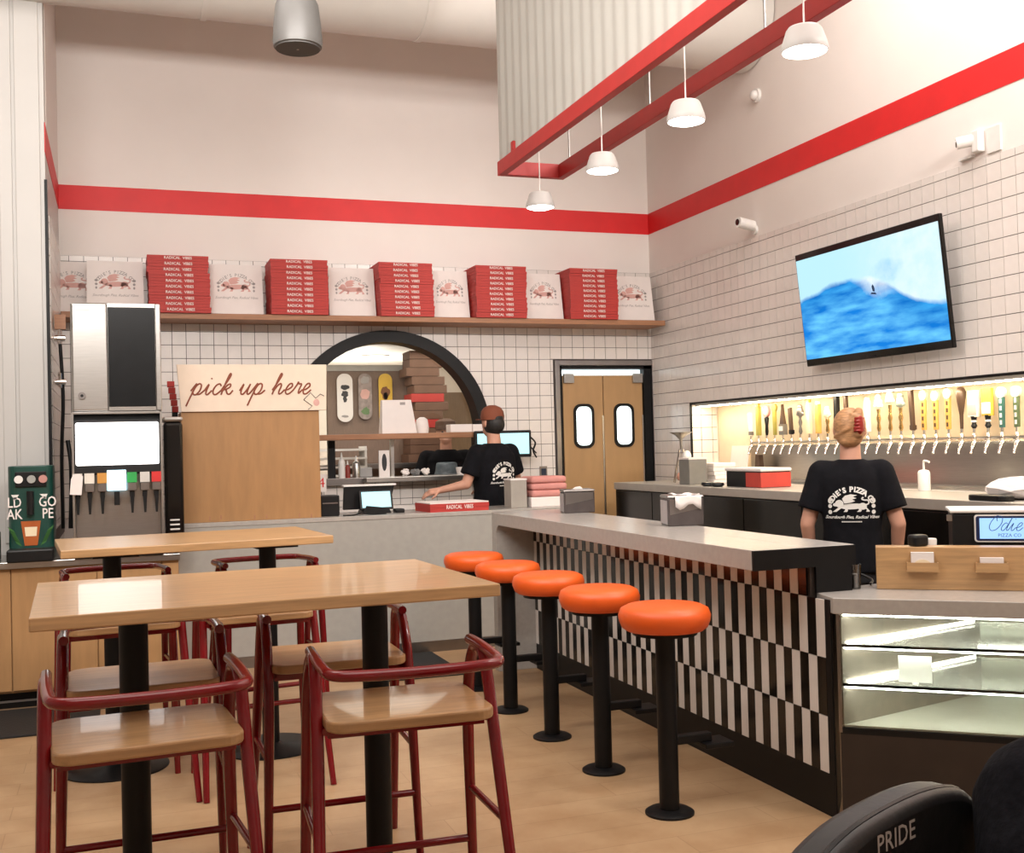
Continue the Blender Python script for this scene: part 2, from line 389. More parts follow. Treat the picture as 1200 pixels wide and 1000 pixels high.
# black arch frame, ledge, steel sills = window_1
wn = struct(bpy.data.objects.new('window_1', None)); COL.objects.link(wn); wn.location = (AC, YB, SILL)
b = MB(); n = 40; ring = []
for i in range(n+1):
    a = math.pi*i/n; ring.append((AC+ARO*math.cos(a), AZ+ARO*math.sin(a)))
inn = [(AC+(ARI-.03)*math.cos(math.pi*i/n), AZ+(ARI-.03)*math.sin(math.pi*i/n)) for i in range(n+1)]
for i in range(n):
    q = [ring[i], ring[i+1], inn[i+1], inn[i]]
    b.prism(q, 'y', YB-.07, YB+.15)
b.build('arch_frame', black_m, wn, world=True)
MB().box(AC-ARI, AC-ARI+.05, YB-.02, YB+.15, SILL, AZ).build('jamb', black_m, wn, world=True)
MB().box(AC+ARI-.05, AC+ARI, YB-.02, YB+.15, SILL, AZ).build('jamb', black_m, wn, world=True)
x_ = ony(389, 540, 9.55).x; MB().box(x_-.03, x_+.03, YB+.05, YB+.10, SILL, AZ-.03).build('mullion', black_m, wn, world=True)
x_ = ony(460, 535, 9.55).x; MB().box(x_-.014, x_+.014, YB+.05, YB+.10, SILL, AZ-.03).build('mullion', steel, wn, world=True)
MB().box(AC-ARI-.02, AC+ARI+.0, YB-.16, YB+.12, AZ-.028, AZ+.018).build('ledge', shelfwood, wn, world=True, bevel=.003)
MB().box(ony(370, 560, 9.4).x, ony(428, 560, 9.4).x, YB-.06, YB+.15, SILL-.05, SILL+.012).build('sill', steel_d, wn, world=True, bevel=.003)
MB().box(ony(428, 560, 9.35).x, AC+ARI+.02, YB-.2, YB+.15, SILL-.03, SILL+.012).build('sill', steel, wn, world=True, bevel=.004)
b = MB(); b.flat([(AC+(ARI-.004)*math.cos(math.pi*i/n), AZ+.018+(ARI-.022)*math.sin(math.pi*i/n)) for i in range(n+1)], 'y', YB+.09)
b.build('pane', glass, wn, world=True)

# swing door = door_1
dr = struct(bpy.data.objects.new('door_1', None)); COL.objects.link(dr); dr.location = ((DX0+DX1)/2, YB, 0)
b = MB(); b.box(DX0-.045, DX0, YB-.03, YB+.05, 0, DZ+.045); b.box(DX1, DX1+.012, YB-.03, YB+.05, 0, DZ+.045); b.box(DX0, DX1, YB-.03, YB+.05, DZ, DZ+.045)
b.build('door_frame', steel_d, dr, world=True, bevel=.003)
b = MB(); b.box(DX0, DX0+.03, YB+.0, YB+.15, 0, DZ); b.box(DX1-.075, DX1, YB+.0, YB+.15, 0, DZ); b.box(DX0, DX1, YB+.0, YB+.15, DZ-.03, DZ)
b.build('door_jamb', black_m, dr, world=True)
MB().box(DX0+.04, DX1-.08, YB+.07, YB+.11, DZ-.085, DZ-.035).build('transom_light', winlit, dr, world=True)
DL, DRr = DX0+.045, DX1-.085; DMID = (DL+DRr)/2
doorwood = mat('door_maple', (.42, .25, .11), .45, var=.05, scale=3, stretch=(5, 5, 1))
for k, (a, c) in enumerate(((DL, DMID-.004), (DMID+.004, DRr))):
    lf = MB().box(a, c, YB+.02, YB+.06, .05, DZ-.09).build('door_leaf', doorwood, dr, world=True, bevel=.003)
    cx = (a+c)/2; cz = 1.655
    out = rrect(.205, .41, .07, 6, cx, cz); inn2 = rrect(.155, .36, .055, 6, cx, cz)
    g = MB(); q = len(out)
    for i in range(q):
        j = (i+1) % q; g.prism([out[i], out[j], inn2[j], inn2[i]], 'y', YB+.005, YB+.02)
    g.build('window_gasket', black_m, lf, world=False).location = (0, 0, 0)
    lf.children[-1].data.transform(Matrix.Translation((-dr.location.x, -dr.location.y, 0)))
    pn = MB().flat(inn2, 'y', YB+.012).build('window_pane', winlit, lf); pn.data.transform(Matrix.Translation((-dr.location.x, -dr.location.y, 0)))
    hx = a+.005 if k == 0 else c-.105
    hg = MB().box(hx, hx+.10, YB-.005, YB+.02, DZ-.16, DZ-.075).build('hinge_cover', steel, lf); hg.data.transform(Matrix.Translation((-dr.location.x, -dr.location.y, 0)))
    ep = MB().box((c-.012) if k == 0 else (c-.01), c, YB+.012, YB+.02, .05, 1.75).build('edge_guard', steel, lf); ep.data.transform(Matrix.Translation((-dr.location.x, -dr.location.y, 0)))

# right wall with tap niche
NZ0, NZ1, NY1, ND = 1.142, 1.822, 8.757, .28
b = MB()
def rs(yA, yB, zA, zB): b.box(XR, XR+.3, yA, yB, zA, zB)
rs(-4, YB+.15, NZ1, CEI); rs(-4, YB+.15, 0, NZ0); rs(NY1, YB+.15, NZ0, NZ1); rs(-4, 3.2, NZ0, NZ1)
wrt = struct(b.build('wall_right', wall_p))
MB().box(XR-.004, XR+.002, -4, YB, 3.46, 3.655).build('painted_stripe', red_p, wrt)
b = MB(); b.box(XR-.004, XR+.001, 2.5, YB, NZ1, ZT); b.box(XR-.004, XR+.001, NY1, YB, .95, NZ1); b.build('grout_bed', grout_m, wrt)
MB().box(XR-.012, XR+.01, 3.2, NY1+.01, NZ1-.008, NZ1+.004).build('edge_trim', black_m, wrt)
MB().box(XR-.012, XR+.01, NY1-.002, NY1+.01, NZ0, NZ1).build('edge_trim', black_m, wrt)
MB().box(XR+ND-.02, XR+.3, 3.2, NY1, NZ0, NZ1).build('niche_back', mat('niche_panel', (.74, .62, .46), .35, var=.03), wrt)
MB().box(XR+ND-.03, XR+ND-.02, 3.2, 8.2, NZ0, 1.47).build('steel_splash', steel, wrt)
def mk_right(bb, y0, y1, z0, z1):
    if bb is None: return (XR-.004, y0, z0)
    off = 0 if bb.v == [] and y0 == 0 and z0 == 0 else XR-.004
    return bb.box(off-TH+random.uniform(0, .0006), off, y0, y1, z0, z1)
rects = []
for y0, y1 in cells(2.5, YB-.01, 4.917-40*T):
    for z0, z1 in cells(1.0, ZT, 3.044-30*T):
        r = clip((y0, y1, z0, z1), (0, NY1, -1, NZ1+.006))
        if r: rects.append(r)
tiles(rects, lambda r: (r[0] < 4.55, r[0]), mk_right, wrt)
for y0, y1 in cells(XR+.001, XR+ND-.025, XR-.02):      # tiles on the end of the niche
    for z0, z1 in cells(NZ0+.02, NZ1-.01, 3.044-30*T):
        nb = MB().box(y0, y1, NY1-.008, NY1-.001, z0, z1); nb.build('wall_tile', tile_m, wrt)
MB().box(XR-.01, XR+ND-.03, NY1-.001, NY1+.002, NZ0, NZ1).build('grout_bed', grout_m, wrt)
ls = thing('strip_light', 'warm glowing strip light along the top of the beer tap niche', 'strip light', (XR+.05, 6, NZ1-.03))
MB().box(-.03, .03, -2.7, 2.72, .0, .026).build('housing', white_pl, ls)
MB().box(-.022, .022, -2.68, 2.7, -.006, .0).build('diffuser', ledwarm, ls)
# duct
DC = (7.66, 4.82)
dt = thing('ventilation_duct', 'large round white ventilation duct running across above the back wall', 'duct', (2, DC[0], DC[1]))
MB().tube([(x, 0, 0) for x in (-7, -4, -1, 2.78)], .40, 48).build('duct_pipe', duct_m, dt, smooth=True)
for x in (-4.4, -2.9, -1.4, .1, 1.6): MB().tube([(x-.02, 0, 0), (x+.02, 0, 0)], .408, 48).build('duct_collar', duct_m, dt, smooth=True)
for x in (-2, 1.9): MB().cyl((x, 0, .4), (x, 0, CEI-DC[1]), .006).build('hanger_rod', steel, dt)
# ------------------------------------------------------------------ bar counter
XF, XS, XE = 2.615, 2.345, 2.829
BY0, BY1, BZ, BU = 3.825, 7.07, 1.047, .966
bar = thing('bar_counter', 'long bar with grey quartz top and black and white tiled front', 'bar counter', (2.6, 5.4, 0))
MB().box(XF, 2.80, 3.93, 7.06, 0, BU).prism([(XF, 3.70), (XF, 3.93), (2.80, 3.93)], 'z', 0, .80).prism([(XF, 3.84), (XF, 3.93), (2.80, 3.93), (2.80, 3.84)], 'z', .80, BU).build('bar_body', dkbrown, bar, world=True)
prof = [(BY0+.012, BU), (BY0+.012, BZ), (BY1, BZ), (BY1, 0), (BY1-.08, 0)]
for k in range(7):
    a = R(90*k/6); prof.append((BY1-.08-.07*(1-math.cos(a)), BU-.07+.07*math.sin(a)))
b = MB().prism(prof, 'x', XS, XF+.004)
b.box(XF+.004, XE, BY0+.012, BY1, BU, BZ)
b.build('bar_top', quartz, bar, world=True, bevel=.003)
MB().box(XS+.003, XE-.003, BY0, BY0+.012, BU, BZ-.002).box(XF+.02, 2.805, BY0, BY0+.012, .862, BU).build('end_panel', black_m, bar, world=True)
MB().box(XF-.006, XF, 3.70, 6.985, 0, .168).build('kick_panel', black_m, bar, world=True)
rowz = [.168, .392, .6195, .849, BU]
TWd = .05915
for r in range(4):
    z0, z1 = rowz[r], rowz[r+1]
    wid = {}
    k = 0
    y = 3.738
    while y < 6.97:
        wh = (k+r) % 2 == 0
        ya, yb = y, min(y+TWd, 6.985)
        if not (r == 3 and ya < 3.83):
            key = (round(yb-ya, 4), wh)
            if key not in wid:
                me = MB().box(-.008, 0, 0, yb-ya-.0025, 0, z1-z0-.0025).mesh('front_tile'); me.materials.append(white_tile if wh else black_g); wid[key] = me
            o = bpy.data.objects.new('front_tile', wid[key]); COL.objects.link(o); o.parent = bar
            o.location = Vector((XF, ya, z0)) - bar.location
        y += TWd; k += 1
# partial left edge column
MB().box(XF-.008, XF, 3.702, 3.736, .168, .85).build('corner_trim', black_m, bar, world=True)

# stools ------------------------------------------------------------
SX = 2.055
ys = [2.722*H, 3.155*H, 3.585*H, 4.01*H, 4.437*H]
which = ['nearest the camera', 'second from the camera', 'middle of the row of five', 'fourth from the camera', 'farthest, beside the table corner']
st = thing('bar_stool', '', 'bar stool', (SX, ys[0], 0), 0, 'orange stools along the bar')
MB().lathe([(.04, 0), (.155, .0), (.172, .012), (.183, .04), (.185, .06), (.176, .085), (.15, .098), (.06, .103)], (0, 0, .733), 40).build('seat', orange, st, smooth=True)
MB().cyl((0, 0, .715), (0, 0, .733), .13, n=28).build('seat_plate', black_m, st, smooth=True)
MB().cyl((0, 0, .015), (0, 0, .72), .04, n=24).build('post', black_m, st, smooth=True)
MB().lathe([(.098, 0), (.098, .008), (.085, .016), (.045, .02)], (0, 0, 0), 32).build('floor_flange', black_m, st, smooth=True)
fr = MB().box(.03, .19, -.02, .02, .27, .305).build('footrest_arm', black_m, st, bevel=.004)
MB().box(.14, .27, -.06, .06, .25, .27).build('footrest_plate', black_m, fr, bevel=.004)
for k in range(5):
    o = st if k == 0 else copy_tree(st)
    o.location = (SX, ys[k], 0); o['label'] = 'round orange vinyl bar stool on black post, ' + which[k]

# ------------------------------------------------------------------ tables and chairs
def table(label, c, rz, Lx, Dy):
    t = thing('high_table', label, 'table', (c[0], c[1], 0), rz, 'high oak tables')
    MB().box(-Lx/2, Lx/2, -Dy/2, Dy/2, 1.038, 1.075).build('tabletop', wood, t, bevel=.004)
    for x in (-.37, .37):
        MB().lathe([(.245, 0), (.245, .006), (.235, .012), (.06, .02), (.048, .03)], (x, 0, 0), 40).build('base_plate', black_m, t, smooth=True)
        MB().cyl((x, 0, .02), (x, 0, 1.02), .042, n=24).build('post', black_m, t, smooth=True)
        MB().box(x-.10, x+.10, -.25, .25, 1.018, 1.038).build('mounting_plate', black_m, t)
    return t
table('oak topped high table in the foreground on two black posts', (.405, 3.55), R(2.2), 1.285, .87)
table('oak topped high table behind the foreground table, near the pick up counter', (.335, 5.70), R(4.5), 1.22, .78)

def chair():
    t = thing('bar_chair', '', 'chair', (0, 0, 0), 0, 'dark red bar chairs at the high tables')
    b = MB().prism(rrect(.465, .41, .055, 6, 0, .01), 'z', .732, .762); b.build('seat', wood_x, t, bevel=.006)
    for s in (-1, 1):
        path = spline([(s*.262, .205, .0), (s*.252, .19, .35), (s*.245, .175, .62), (s*.243, .145, .78), (s*.242, .085, .875), (s*.242, .03, .90), (s*.243, -.025, .885), (s*.246, -.06, .80), (s*.25, -.10, .66), (s*.262, -.19, .33), (s*.275, -.29, 0)], 5)
        n = len(path); rr = [.0135+.0045*min(1, path[i].z/.6) for i in range(n)]
        MB().tube(path, rr, 10).build('side_leg_frame', chair_red, t, smooth=True)
        st_ = MB().tube([(s*.251, .183, .44), (s*.259, -.165, .44)], .011, 8).build('side_stretcher', chair_red, t, smooth=True)
        MB().tube([(s*.225, .15, .72), (s*.225, -.10, .72)], .012, 8).build('seat_bearer', chair_red, t, smooth=True)
    pts = [(-.238, .11, .905), (-.24, 0, .905), (-.238, -.14, .90), (-.225, -.235, .898), (-.16, -.27, .898), (0, -.285, .898), (.16, -.27, .898), (.225, -.235, .898), (.238, -.14, .90), (.24, 0, .905), (.238, .11, .905)]
    MB().tube(spline(pts, 6), .0155, 10).build('arm_rail', chair_red, t, smooth=True)
    MB().tube([(-.255, .195, .28), (.255, .195, .28)], .012, 8).build('footrest_bar', chair_red, t, smooth=True)
    MB().box(-.22, .22, .13, .15, .70, .732).box(-.22, .22, -.10, -.08, .70, .732).build('seat_crossbar', chair_red, t)
    return t
ch0 = chair()
spots = [(.056, 3.125, 4, 'nearest left, back to the camera at the foreground table'),
         (.748, 3.125, -2, 'nearest right, back to the camera at the foreground table'),
         (.066, 3.90, 181, 'tucked under the far left side of the foreground table'),
         (.715, 4.02, 179, 'tucked under the far right side of the foreground table'),
         (.00, 5.22, 6, 'between the tables, at the near left side of rear table'),
         (.585, 5.24, 4, 'between the tables, at the near right side of rear table'),
         (-.02, 5.95, 187, 'at the far left of rear table before the cabinets'),
         (.735, 6.03, 187, 'at the far right of rear table before the counter')]
for k, (x, y, a, l) in enumerate(spots):
    o = ch0 if k == 0 else copy_tree(ch0)
    o.location = (x, y, 0); o.rotation_euler = (0, 0, R(a)); o['label'] = 'dark red bar chair ' + l

# ------------------------------------------------------------------ left service cabinets
cab = thing('service_cabinet', 'maple cabinet with steel top under the drinks machines', 'cabinet', (-.6, 7.5, 0))
CX0, CX1 = -1.6, .345
MB().box(CX0, CX1, 7.22, 7.73, .10, .835).box(XL+.02, CX1, 7.73, 7.95, .10, .835).build('carcass', cabwood, cab, world=True)
MB().box(CX0, CX1, 7.28, 7.7, 0, .10).build('toe_kick', black_m, cab, world=True)
MB().box(CX0, CX1, 7.275, 7.28, .035, .047).build('toe_trim', steel, cab, world=True)
edges = [CX0, ony(13, 700, 7.2).x, ony(114, 700, 7.2).x, ony(190, 700, 7.2).x, CX1]
for a, c in zip(edges[:-1], edges[1:]):
    d = MB().box(a+.003, c-.003, 7.2, 7.22, .115, .832).build('cabinet_door', cabwood, cab, world=True, bevel=.002)
MB().box(CX0, CX1+.01, 7.17, 7.73, .835, .875).box(XL+.015, CX1+.01, 7.73, 7.97, .835, .875).build('steel_top', steel, cab, world=True, bevel=.004)
# floor mats
tag(MB().box(-1.6, -.12, 6.5, 7.19, 0, .012).build('floor_mat', mat('black_rubber', (.012, .012, .013), .7, bump=.3, scale=60), bevel=.003), 'black rubber floor mat in front of the maple cabinet', 'floor mat')
tag(MB().box(1.45, 2.12, 7.0, 7.85, 0, .012).build('floor_mat', MATS['black_rubber'], bevel=.003), 'dark floor mat in front of the grey pick up counter', 'floor mat')

# soda fountain
sf = thing('soda_fountain', 'stainless soda fountain with bright white lit panel and row of nozzles', 'drink dispenser', (0, 7.45, .875))
FX0, FX1 = ony(86, 560, 7.2).x, ony(190, 560, 7.2).x
def fz(y): return ony(137, y, 7.2).z-.875
FWD = -.25
bt = fz(483)
MB().box(FX0, FX1, FWD+.14, .45, .0, bt).build('cabinet_body', steel, sf, bevel=.006)
MB().prism([(FWD, fz(556)), (FWD+.02, fz(492)), (FWD+.06, bt), (FWD+.15, bt), (FWD+.15, fz(556))], 'x', FX0, FX1).build('head_housing', black_p, sf, bevel=.01)
MB().box(FX0+.005, FX1-.005, FWD+.005, FWD+.15, bt-.012, bt+.004).build('top_cap', steel, sf, bevel=.003)
MB().prism(rrect(FX1-FX0-.03, fz(495)-fz(545), .012, 4, (FX0+FX1)/2, (fz(495)+fz(545))/2), 'y', FWD-.006, FWD+.03).build('lit_panel', litsign, sf)
MB().box(FX0-.006, FX0+.006, FWD, FWD+.15, .02, bt).build('side_trim', steel, sf); MB().box(FX1-.006, FX1+.006, FWD, FWD+.15, .02, bt).build('side_trim', steel, sf)
MB().box(FX0+.01, FX1-.01, FWD+.13, FWD+.14, .03, fz(556)).build('back_splash', steel, sf)
MB().box(FX0, FX1, FWD-.05, FWD+.16, 0, .035).build('drip_tray', black_p, sf, bevel=.006)
MB().box(FX0+.015, FX1-.015, FWD-.045, FWD+.13, .035, .04).build('drip_grille', steel_d, sf)
cols = [(.6, .55, .5), (.75, .7, .62), (.6, .28, .06), None, (.03, .35, .08), (.6, .58, .55), (.6, .03, .03)]
for i, px in enumerate((91, 105, 120, 137, 155, 170, 183.5)):
    x = ony(px, 575, 7.2).x; z0, z1 = fz(566), fz(554)
    if cols[i] is None:
        ic = MB().box(x-.055, x+.055, FWD-.02, FWD+.08, fz(575), fz(551)).build('ice_chute', iceglow, sf, bevel=.004)
        MB().box(x-.016, x+.016, FWD-.035, FWD+.02, fz(592), fz(576)).build('ice_lever', black_p, ic)
        continue
    nz_ = MB().box(x-.027, x+.027, FWD+.0, FWD+.09, fz(576), fz(566)).build('valve', steel_d, sf, bevel=.004)
    MB().box(x-.028, x+.028, FWD-.006, FWD+.0, z0, z1).build('flavour_badge', mat('badge_%d' % i, cols[i], .4), nz_)
    MB().prism([(x-.014, fz(576)), (x+.014, fz(576)), (x+.006, fz(602)), (x-.006, fz(602))], 'y', FWD+.015, FWD+.03).build('lever', black_p, nz_)
    MB().cyl((x, FWD+.05, fz(583)), (x, FWD+.05, fz(576)), .014, n=12).build('nozzle', black_p, nz_)
nt_ = ony(89, 568, 7.17)
tag(MB().prism([(-.036, -.06), (.03, -.065), (.04, .045), (.022, .062), (-.016, .06), (-.028, .03)], 'y', -.002, .002).build('paper_note', cardwhite), 'small crumpled paper note taped over the left nozzle of the soda fountain', 'note').location = (nt_.x, 7.185, nt_.z)
# ice machine on top
im = thing('ice_machine', 'tall stainless ice machine with black door panel standing on soda fountain', 'ice machine', (0, 7.45, .875+bt+.004))
IX0, IX1 = ony(83, 420, 7.2).x, ony(189, 420, 7.2).x
ih = ony(137, 355, 7.2).z-.875-bt-.004
MB().box(IX0, IX1, FWD+.02, .45, 0, ih).build('housing', steel, im, bevel=.008)
sp = ony(127, 420, 7.2).x
MB().box(IX0+.004, sp-.003, FWD, FWD+.02, .004, ih-.004).build('front_panel', steel, im, bevel=.01, seg=3)
dk = mat('dark_door', (.006, .007, .008), .3, var=.2, spec=.25)
MB().box(sp, IX1-.035, FWD, FWD+.02, .03, ih-.03).build('dark_door', dk, im, bevel=.003)
MB().box(IX1-.032, IX1-.004, FWD, FWD+.02, .004, ih-.004).build('side_strip', steel, im, bevel=.003)
MB().box(sp, IX1-.035, FWD, FWD+.02, .004, .027).box(sp, IX1-.035, FWD, FWD+.02, ih-.027, ih-.004).build('door_border', steel, im)
q = ony(96, 464, 7.19); lk = MB().cyl((q.x, FWD-.012, q.z-im.location.z), (q.x, FWD+.005, q.z-im.location.z), .022, n=20).build('lock', steel_d, im, smooth=True)
MB().cyl((q.x, FWD-.014, q.z-im.location.z), (q.x, FWD-.010, q.z-im.location.z), .009, n=10).build('key_slot', black_p, lk)
MB().box(IX0+.03, IX0+.11, FWD-.002, FWD+.001, ih-.05, ih-.042).build('name_plate', steel_d, im)
# water pipes on the alcove wall
pp = thing('water_pipes', 'dark hoses and chrome valves on the tiled wall beside the ice machine', 'pipes', (XL+.05, 8.2, 1.0))
MB().tube(spline([(0, 0, 0), (.0, 0, .5), (.015, 0, .9), (0, 0, 1.3)], 5), .012, 8).build('hose', black_p, pp, smooth=True)
MB().tube(spline([(.05, -.02, .0), (.06, -.02, .4), (.04, 0, .6)], 5), .015, 8).build('hose', black_p, pp, smooth=True)
MB().box(-.03, .04, -.03, .03, 1.36, 1.46).build('pipe_block', shelfwood, pp)
for z in (1.3, 1.0): MB().cyl((-.035, 0, z), (.035, 0, z), .022, n=14).cyl((0, 0, z-.04), (0, 0, z+.06), .015, n=12).build('valve', chrome, pp, smooth=True)
ab = MB()
for y0, y1 in cells(7.95, YB-.01, 7.95):
    for z0, z1 in cells(1.0, ZT, 3.044-30*T): ab.box(XL+.004, XL+.011, y0, y1, z0, z1)
MB().box(XL, XL+.004, 7.76, YB, .9, ZT).build('grout_bed', grout_m, wr)
o = ab.build('wall_tile_field', tile_m, wr); o['kind'] = 'stuff'
# iced tea dispenser
td = thing('tea_dispenser', 'dark green iced tea dispenser with white lettering at the left edge', 'drink dispenser', (ony(37, 600, 7.3).x, 7.36, .875))
green = mat('dark_green_print', (.008, .055, .042), .35, var=.15)
wd = (ony(64, 600, 7.25).x-ony(11, 600, 7.25).x)
MB().prism(rrect(wd, .32, .05, 6, 0, .03), 'z', .0, ony(37, 546, 7.25).z-.875).build('urn_body', green, td, bevel=.006)
MB().box(-wd/2-.002, wd/2+.002, -.26, -.08, .0, .075).build('drip_tray', black_p, td, bevel=.01)
th = ony(37, 546, 7.25).z-.875
MB().box(-wd*.33, wd*.36, -.145, -.13, th-.125, th-.035).build('valve_panel', black_p, td, bevel=.004)
for i, x in enumerate((-.062, .008, .072)): MB().cyl((x, -.16, th-.08), (x, -.145, th-.08), .024, n=14).build('button', [white_pl, mat('grey_button', (.35, .36, .34), .4), mat('rose_button', (.5, .25, .22), .4)][i], td, smooth=True)
MB().flat([(-.105, th-.17), (-.062, th-.17), (-.085, th-.205)], 'y', -.1315).flat([(.05, th-.17), (.095, th-.17), (.082, th-.2)], 'y', -.1315).build('silver_mark', white_pl, td)
MB().cyl((0, -.15, th-.29), (0, -.15, th-.15), .02, n=12).build('spout', black_p, td, smooth=True)
for tx, zz, xx in (('LD', .20+.075, -.088), ('AK', .13+.075, -.088), ('GO', .20+.075, .094), ('PE', .13+.075, .094)):
    g = glyphs(tx, .085, bold=.001).xf(Matrix.Translation((xx, -.1315, zz+.07)) @ FACE_CAM @ Matrix.Scale(.75, 4, (1, 0, 0))); g.build('lettering', cardwhite, td)
MB().prism([(-.055, .235), (.055, .235), (.035, .09), (-.035, .09)], 'y', -.1345, -.131).build('printed_cup', mat('tea_amber', (.42, .10, .02), .4), td)
MB().prism([(-.035, .20), (.035, .20), (.03, .145), (-.03, .145)], 'y', -.1355, -.1345).build('cup_label', cream, td)
lf = MB()
for s in (-1, 1):
    for k in range(5):
        x, z = s*(.05+.008*k), .085+.018*k; lf.flat([(x, z), (x+s*.03, z+.02), (x+s*.045, z+.05), (x+s*.012, z+.025)], 'y', -.1315)
lf.build('printed_leaves', mat('leaf_green', (.04, .16, .03), .5), td)
td2 = thing('straw_holder', 'black holder with white card at the far left edge of the cabinet', 'holder', (ony(1, 640, 7.3).x-.10, 7.33, .875))
MB().box(-.09, .09, -.08, .1, 0, .17).build('bin', black_p, td2, bevel=.008)
MB().box(-.085, .085, -.05, -.045, .17, .28).build('card', cardwhite, td2)
# black appliance between fountain and plywood box
q0, q1 = ony(191, 560, 7.7).x, ony(215, 560, 7.7).x
ap = thing('black_appliance', 'tall black appliance with curved steel lid between soda fountain and plywood box', 'appliance', ((q0+q1)/2, 7.72, .875))
hh = ony(200, 495, 7.6).z-.875
MB().box(-(q1-q0)/2+.005, (q1-q0)/2-.005, -.14, .1, 0, hh).build('body', black_g, ap, bevel=.02)
MB().box(-(q1-q0)/2, (q1-q0)/2-.003, -.15, .11, hh, hh+.035).build('lid', steel, ap, bevel=.014)
for k in range(3): MB().box(-.03, .03, -.144, -.139, .12+.03*k, .13+.03*k).build('vent_slot', white_pl, ap)
# ------------------------------------------------------------------ pick up counter
pk = thing('pickup_counter', 'long grey counter below the plywood box and pizza hatch', 'counter', (2, 8.2, 0))
PZ = 1.012
MB().box(.36, 3.35, 7.89, 8.42, 0, PZ-.03).build('counter_body', quartz_f, pk, world=True)
MB().box(.355, 3.36, 7.885, 8.47, PZ-.03, PZ).build('counter_top', quartz, pk, world=True, bevel=.003)
MB().box(.36, 3.35, 7.884, 7.89, 0, .08).build('kick_strip', steel_d, pk, world=True)
# plywood box with sign
pb = thing('plywood_box', 'plain plywood screen box standing on the pick up counter', 'box', (.89, 8.1, PZ))
bx0, bx1 = .415-.89, 1.36-.89; bh = 1.775-PZ
MB().box(bx0, bx1, -.15, -.132, 0, bh).build('front_panel', ply, pb, bevel=.002)
MB().box(bx0, bx0+.018, -.132, .2, 0, bh).build('side_panel', ply, pb); MB().box(bx1-.018, bx1, -.132, .2, 0, bh).build('side_panel', ply, pb)
MB().box(bx0+.018, bx1-.018, -.132, .2, bh-.018, bh).build('top_panel', ply, pb)
for px, py in ((246, 608), (259, 606.5), (298.5, 606), (312.5, 605.5), (351, 604), (365, 604.5)):
    q = ony(px, py, 7.95); MB().prism(rrect(.010, .03, .005, 3, q.x-.89, q.z-PZ), 'y', -.152, -.149).build('plug_slot', shelfwood, pb)
sg = thing('pickup_sign', 'cream sign board reading pick up here on top of the plywood box', 'sign', (.905, 7.93, 1.775))
MB().prism([(-.515, .325), (.513, .325), (.505, .0), (-.488, .0)], 'y', 0, .02).build('board', signcream, sg, bevel=.002)
MB().box(-.47, .45, .02, .14, .0, .018).build('stand', signcream, sg)
CUR = {  # cursive strokes, x-height 1
 'p': (1.15, [[(-.05, .35), (.16, .8), (.28, 1.0), (.2, .5), (.05, -.3), (-.06, -1.0)], [(.13, .25), (.3, .8), (.52, 1.0), (.72, .85), (.72, .4), (.52, .06), (.3, .04), (.18, .2)], [(.5, .05), (.8, .08), (1.1, .4)]]),
 'i': (.62, [[(-.05, .35), (.2, .95), (.14, .4), (.18, .08), (.36, .05), (.6, .4)], [(.27, 1.42), (.29, 1.46), (.30, 1.42)]]),
 'c': (.8, [[(.68, .78), (.52, .98), (.25, .85), (.1, .45), (.2, .1), (.45, .04), (.78, .38)]]),
 'k': (1.05, [[(-.02, .38), (.3, 1.2), (.46, 1.75), (.36, 1.9), (.25, 1.5), (.14, .6), (.1, 0)], [(.14, .35), (.4, .85), (.65, .95), (.68, .7), (.4, .5), (.25, .48)], [(.38, .5), (.62, .1), (.85, .08), (1.02, .4)]]),
 'u': (1.1, [[(-.05, .35), (.16, .95), (.1, .4), (.16, .08), (.38, .08), (.62, .55), (.74, .97)], [(.74, .97), (.66, .4), (.7, .08), (.88, .08), (1.08, .4)]]),
 'h': (1.1, [[(-.02, .38), (.3, 1.2), (.46, 1.75), (.36, 1.9), (.25, 1.5), (.14, .6), (.08, 0)], [(.12, .3), (.35, .8), (.58, .98), (.68, .75), (.62, .3), (.68, .05), (.85, .1), (1.07, .42)]]),
 'e': (.8, [[(-.02, .38), (.3, .45), (.58, .72), (.5, .98), (.26, .9), (.1, .45), (.2, .08), (.48, .05), (.8, .4)]]),
 'r': (.8, [[(-.02, .38), (.18, .85), (.24, 1.12), (.34, .95), (.58, .92), (.5, .4), (.55, .08), (.78, .4)]]),
 'O': (1.38, [[(.9, 1.7), (.5, 1.85), (.1, 1.2), (.05, .5), (.4, .05), (.95, .2), (1.3, .9), (1.2, 1.6), (.85, 1.8), (.6, 1.5), (.75, 1.2)]]),
 'd': (1.1, [[(.62, .85), (.4, .98), (.12, .6), (.14, .15), (.4, .05), (.65, .5), (.95, 1.7)], [(.95, 1.7), (.75, .6), (.75, .1), (.9, .08), (1.08, .38)]]),
 's': (.75, [[(-.02, .38), (.3, .8), (.38, 1.05), (.42, .7), (.55, .35), (.4, .03), (.15, .08)]]),
 "'": (.35, [[(.22, 1.75), (.2, 1.35)]]), ' ': (.62, [])}
def cursive(text, size, r, shear=.32, flat=.35):
    b = MB(); x = 0
    for ch in text:
        ad, strokes = CUR[ch]
        for stp in strokes:
            pts = spline([((x+px+py*shear)*size, py*size, 0) for px, py in stp], 5)
            b.tube(pts, r, 6)
        x += ad
    b.v = [(p[0]-x*size/2, p[1], p[2]*flat) for p in b.v]
    return b
cursive('pick up here', .077, .0062).xf(Matrix.Translation((-.02, -.002, .115)) @ FACE_CAM).build('script_lettering', signrust, sg)
b = MB(); pl = [(-.04, .095), (.0, .14), (.045, .095), (.085, .13), (.10, .12)]
cr = [(.345, .075), (.395, .125), (.43, .085), (.465, .115), (.49, .10)]; cr2 = [(.345, .075), (.405, .03), (.375, .005)]
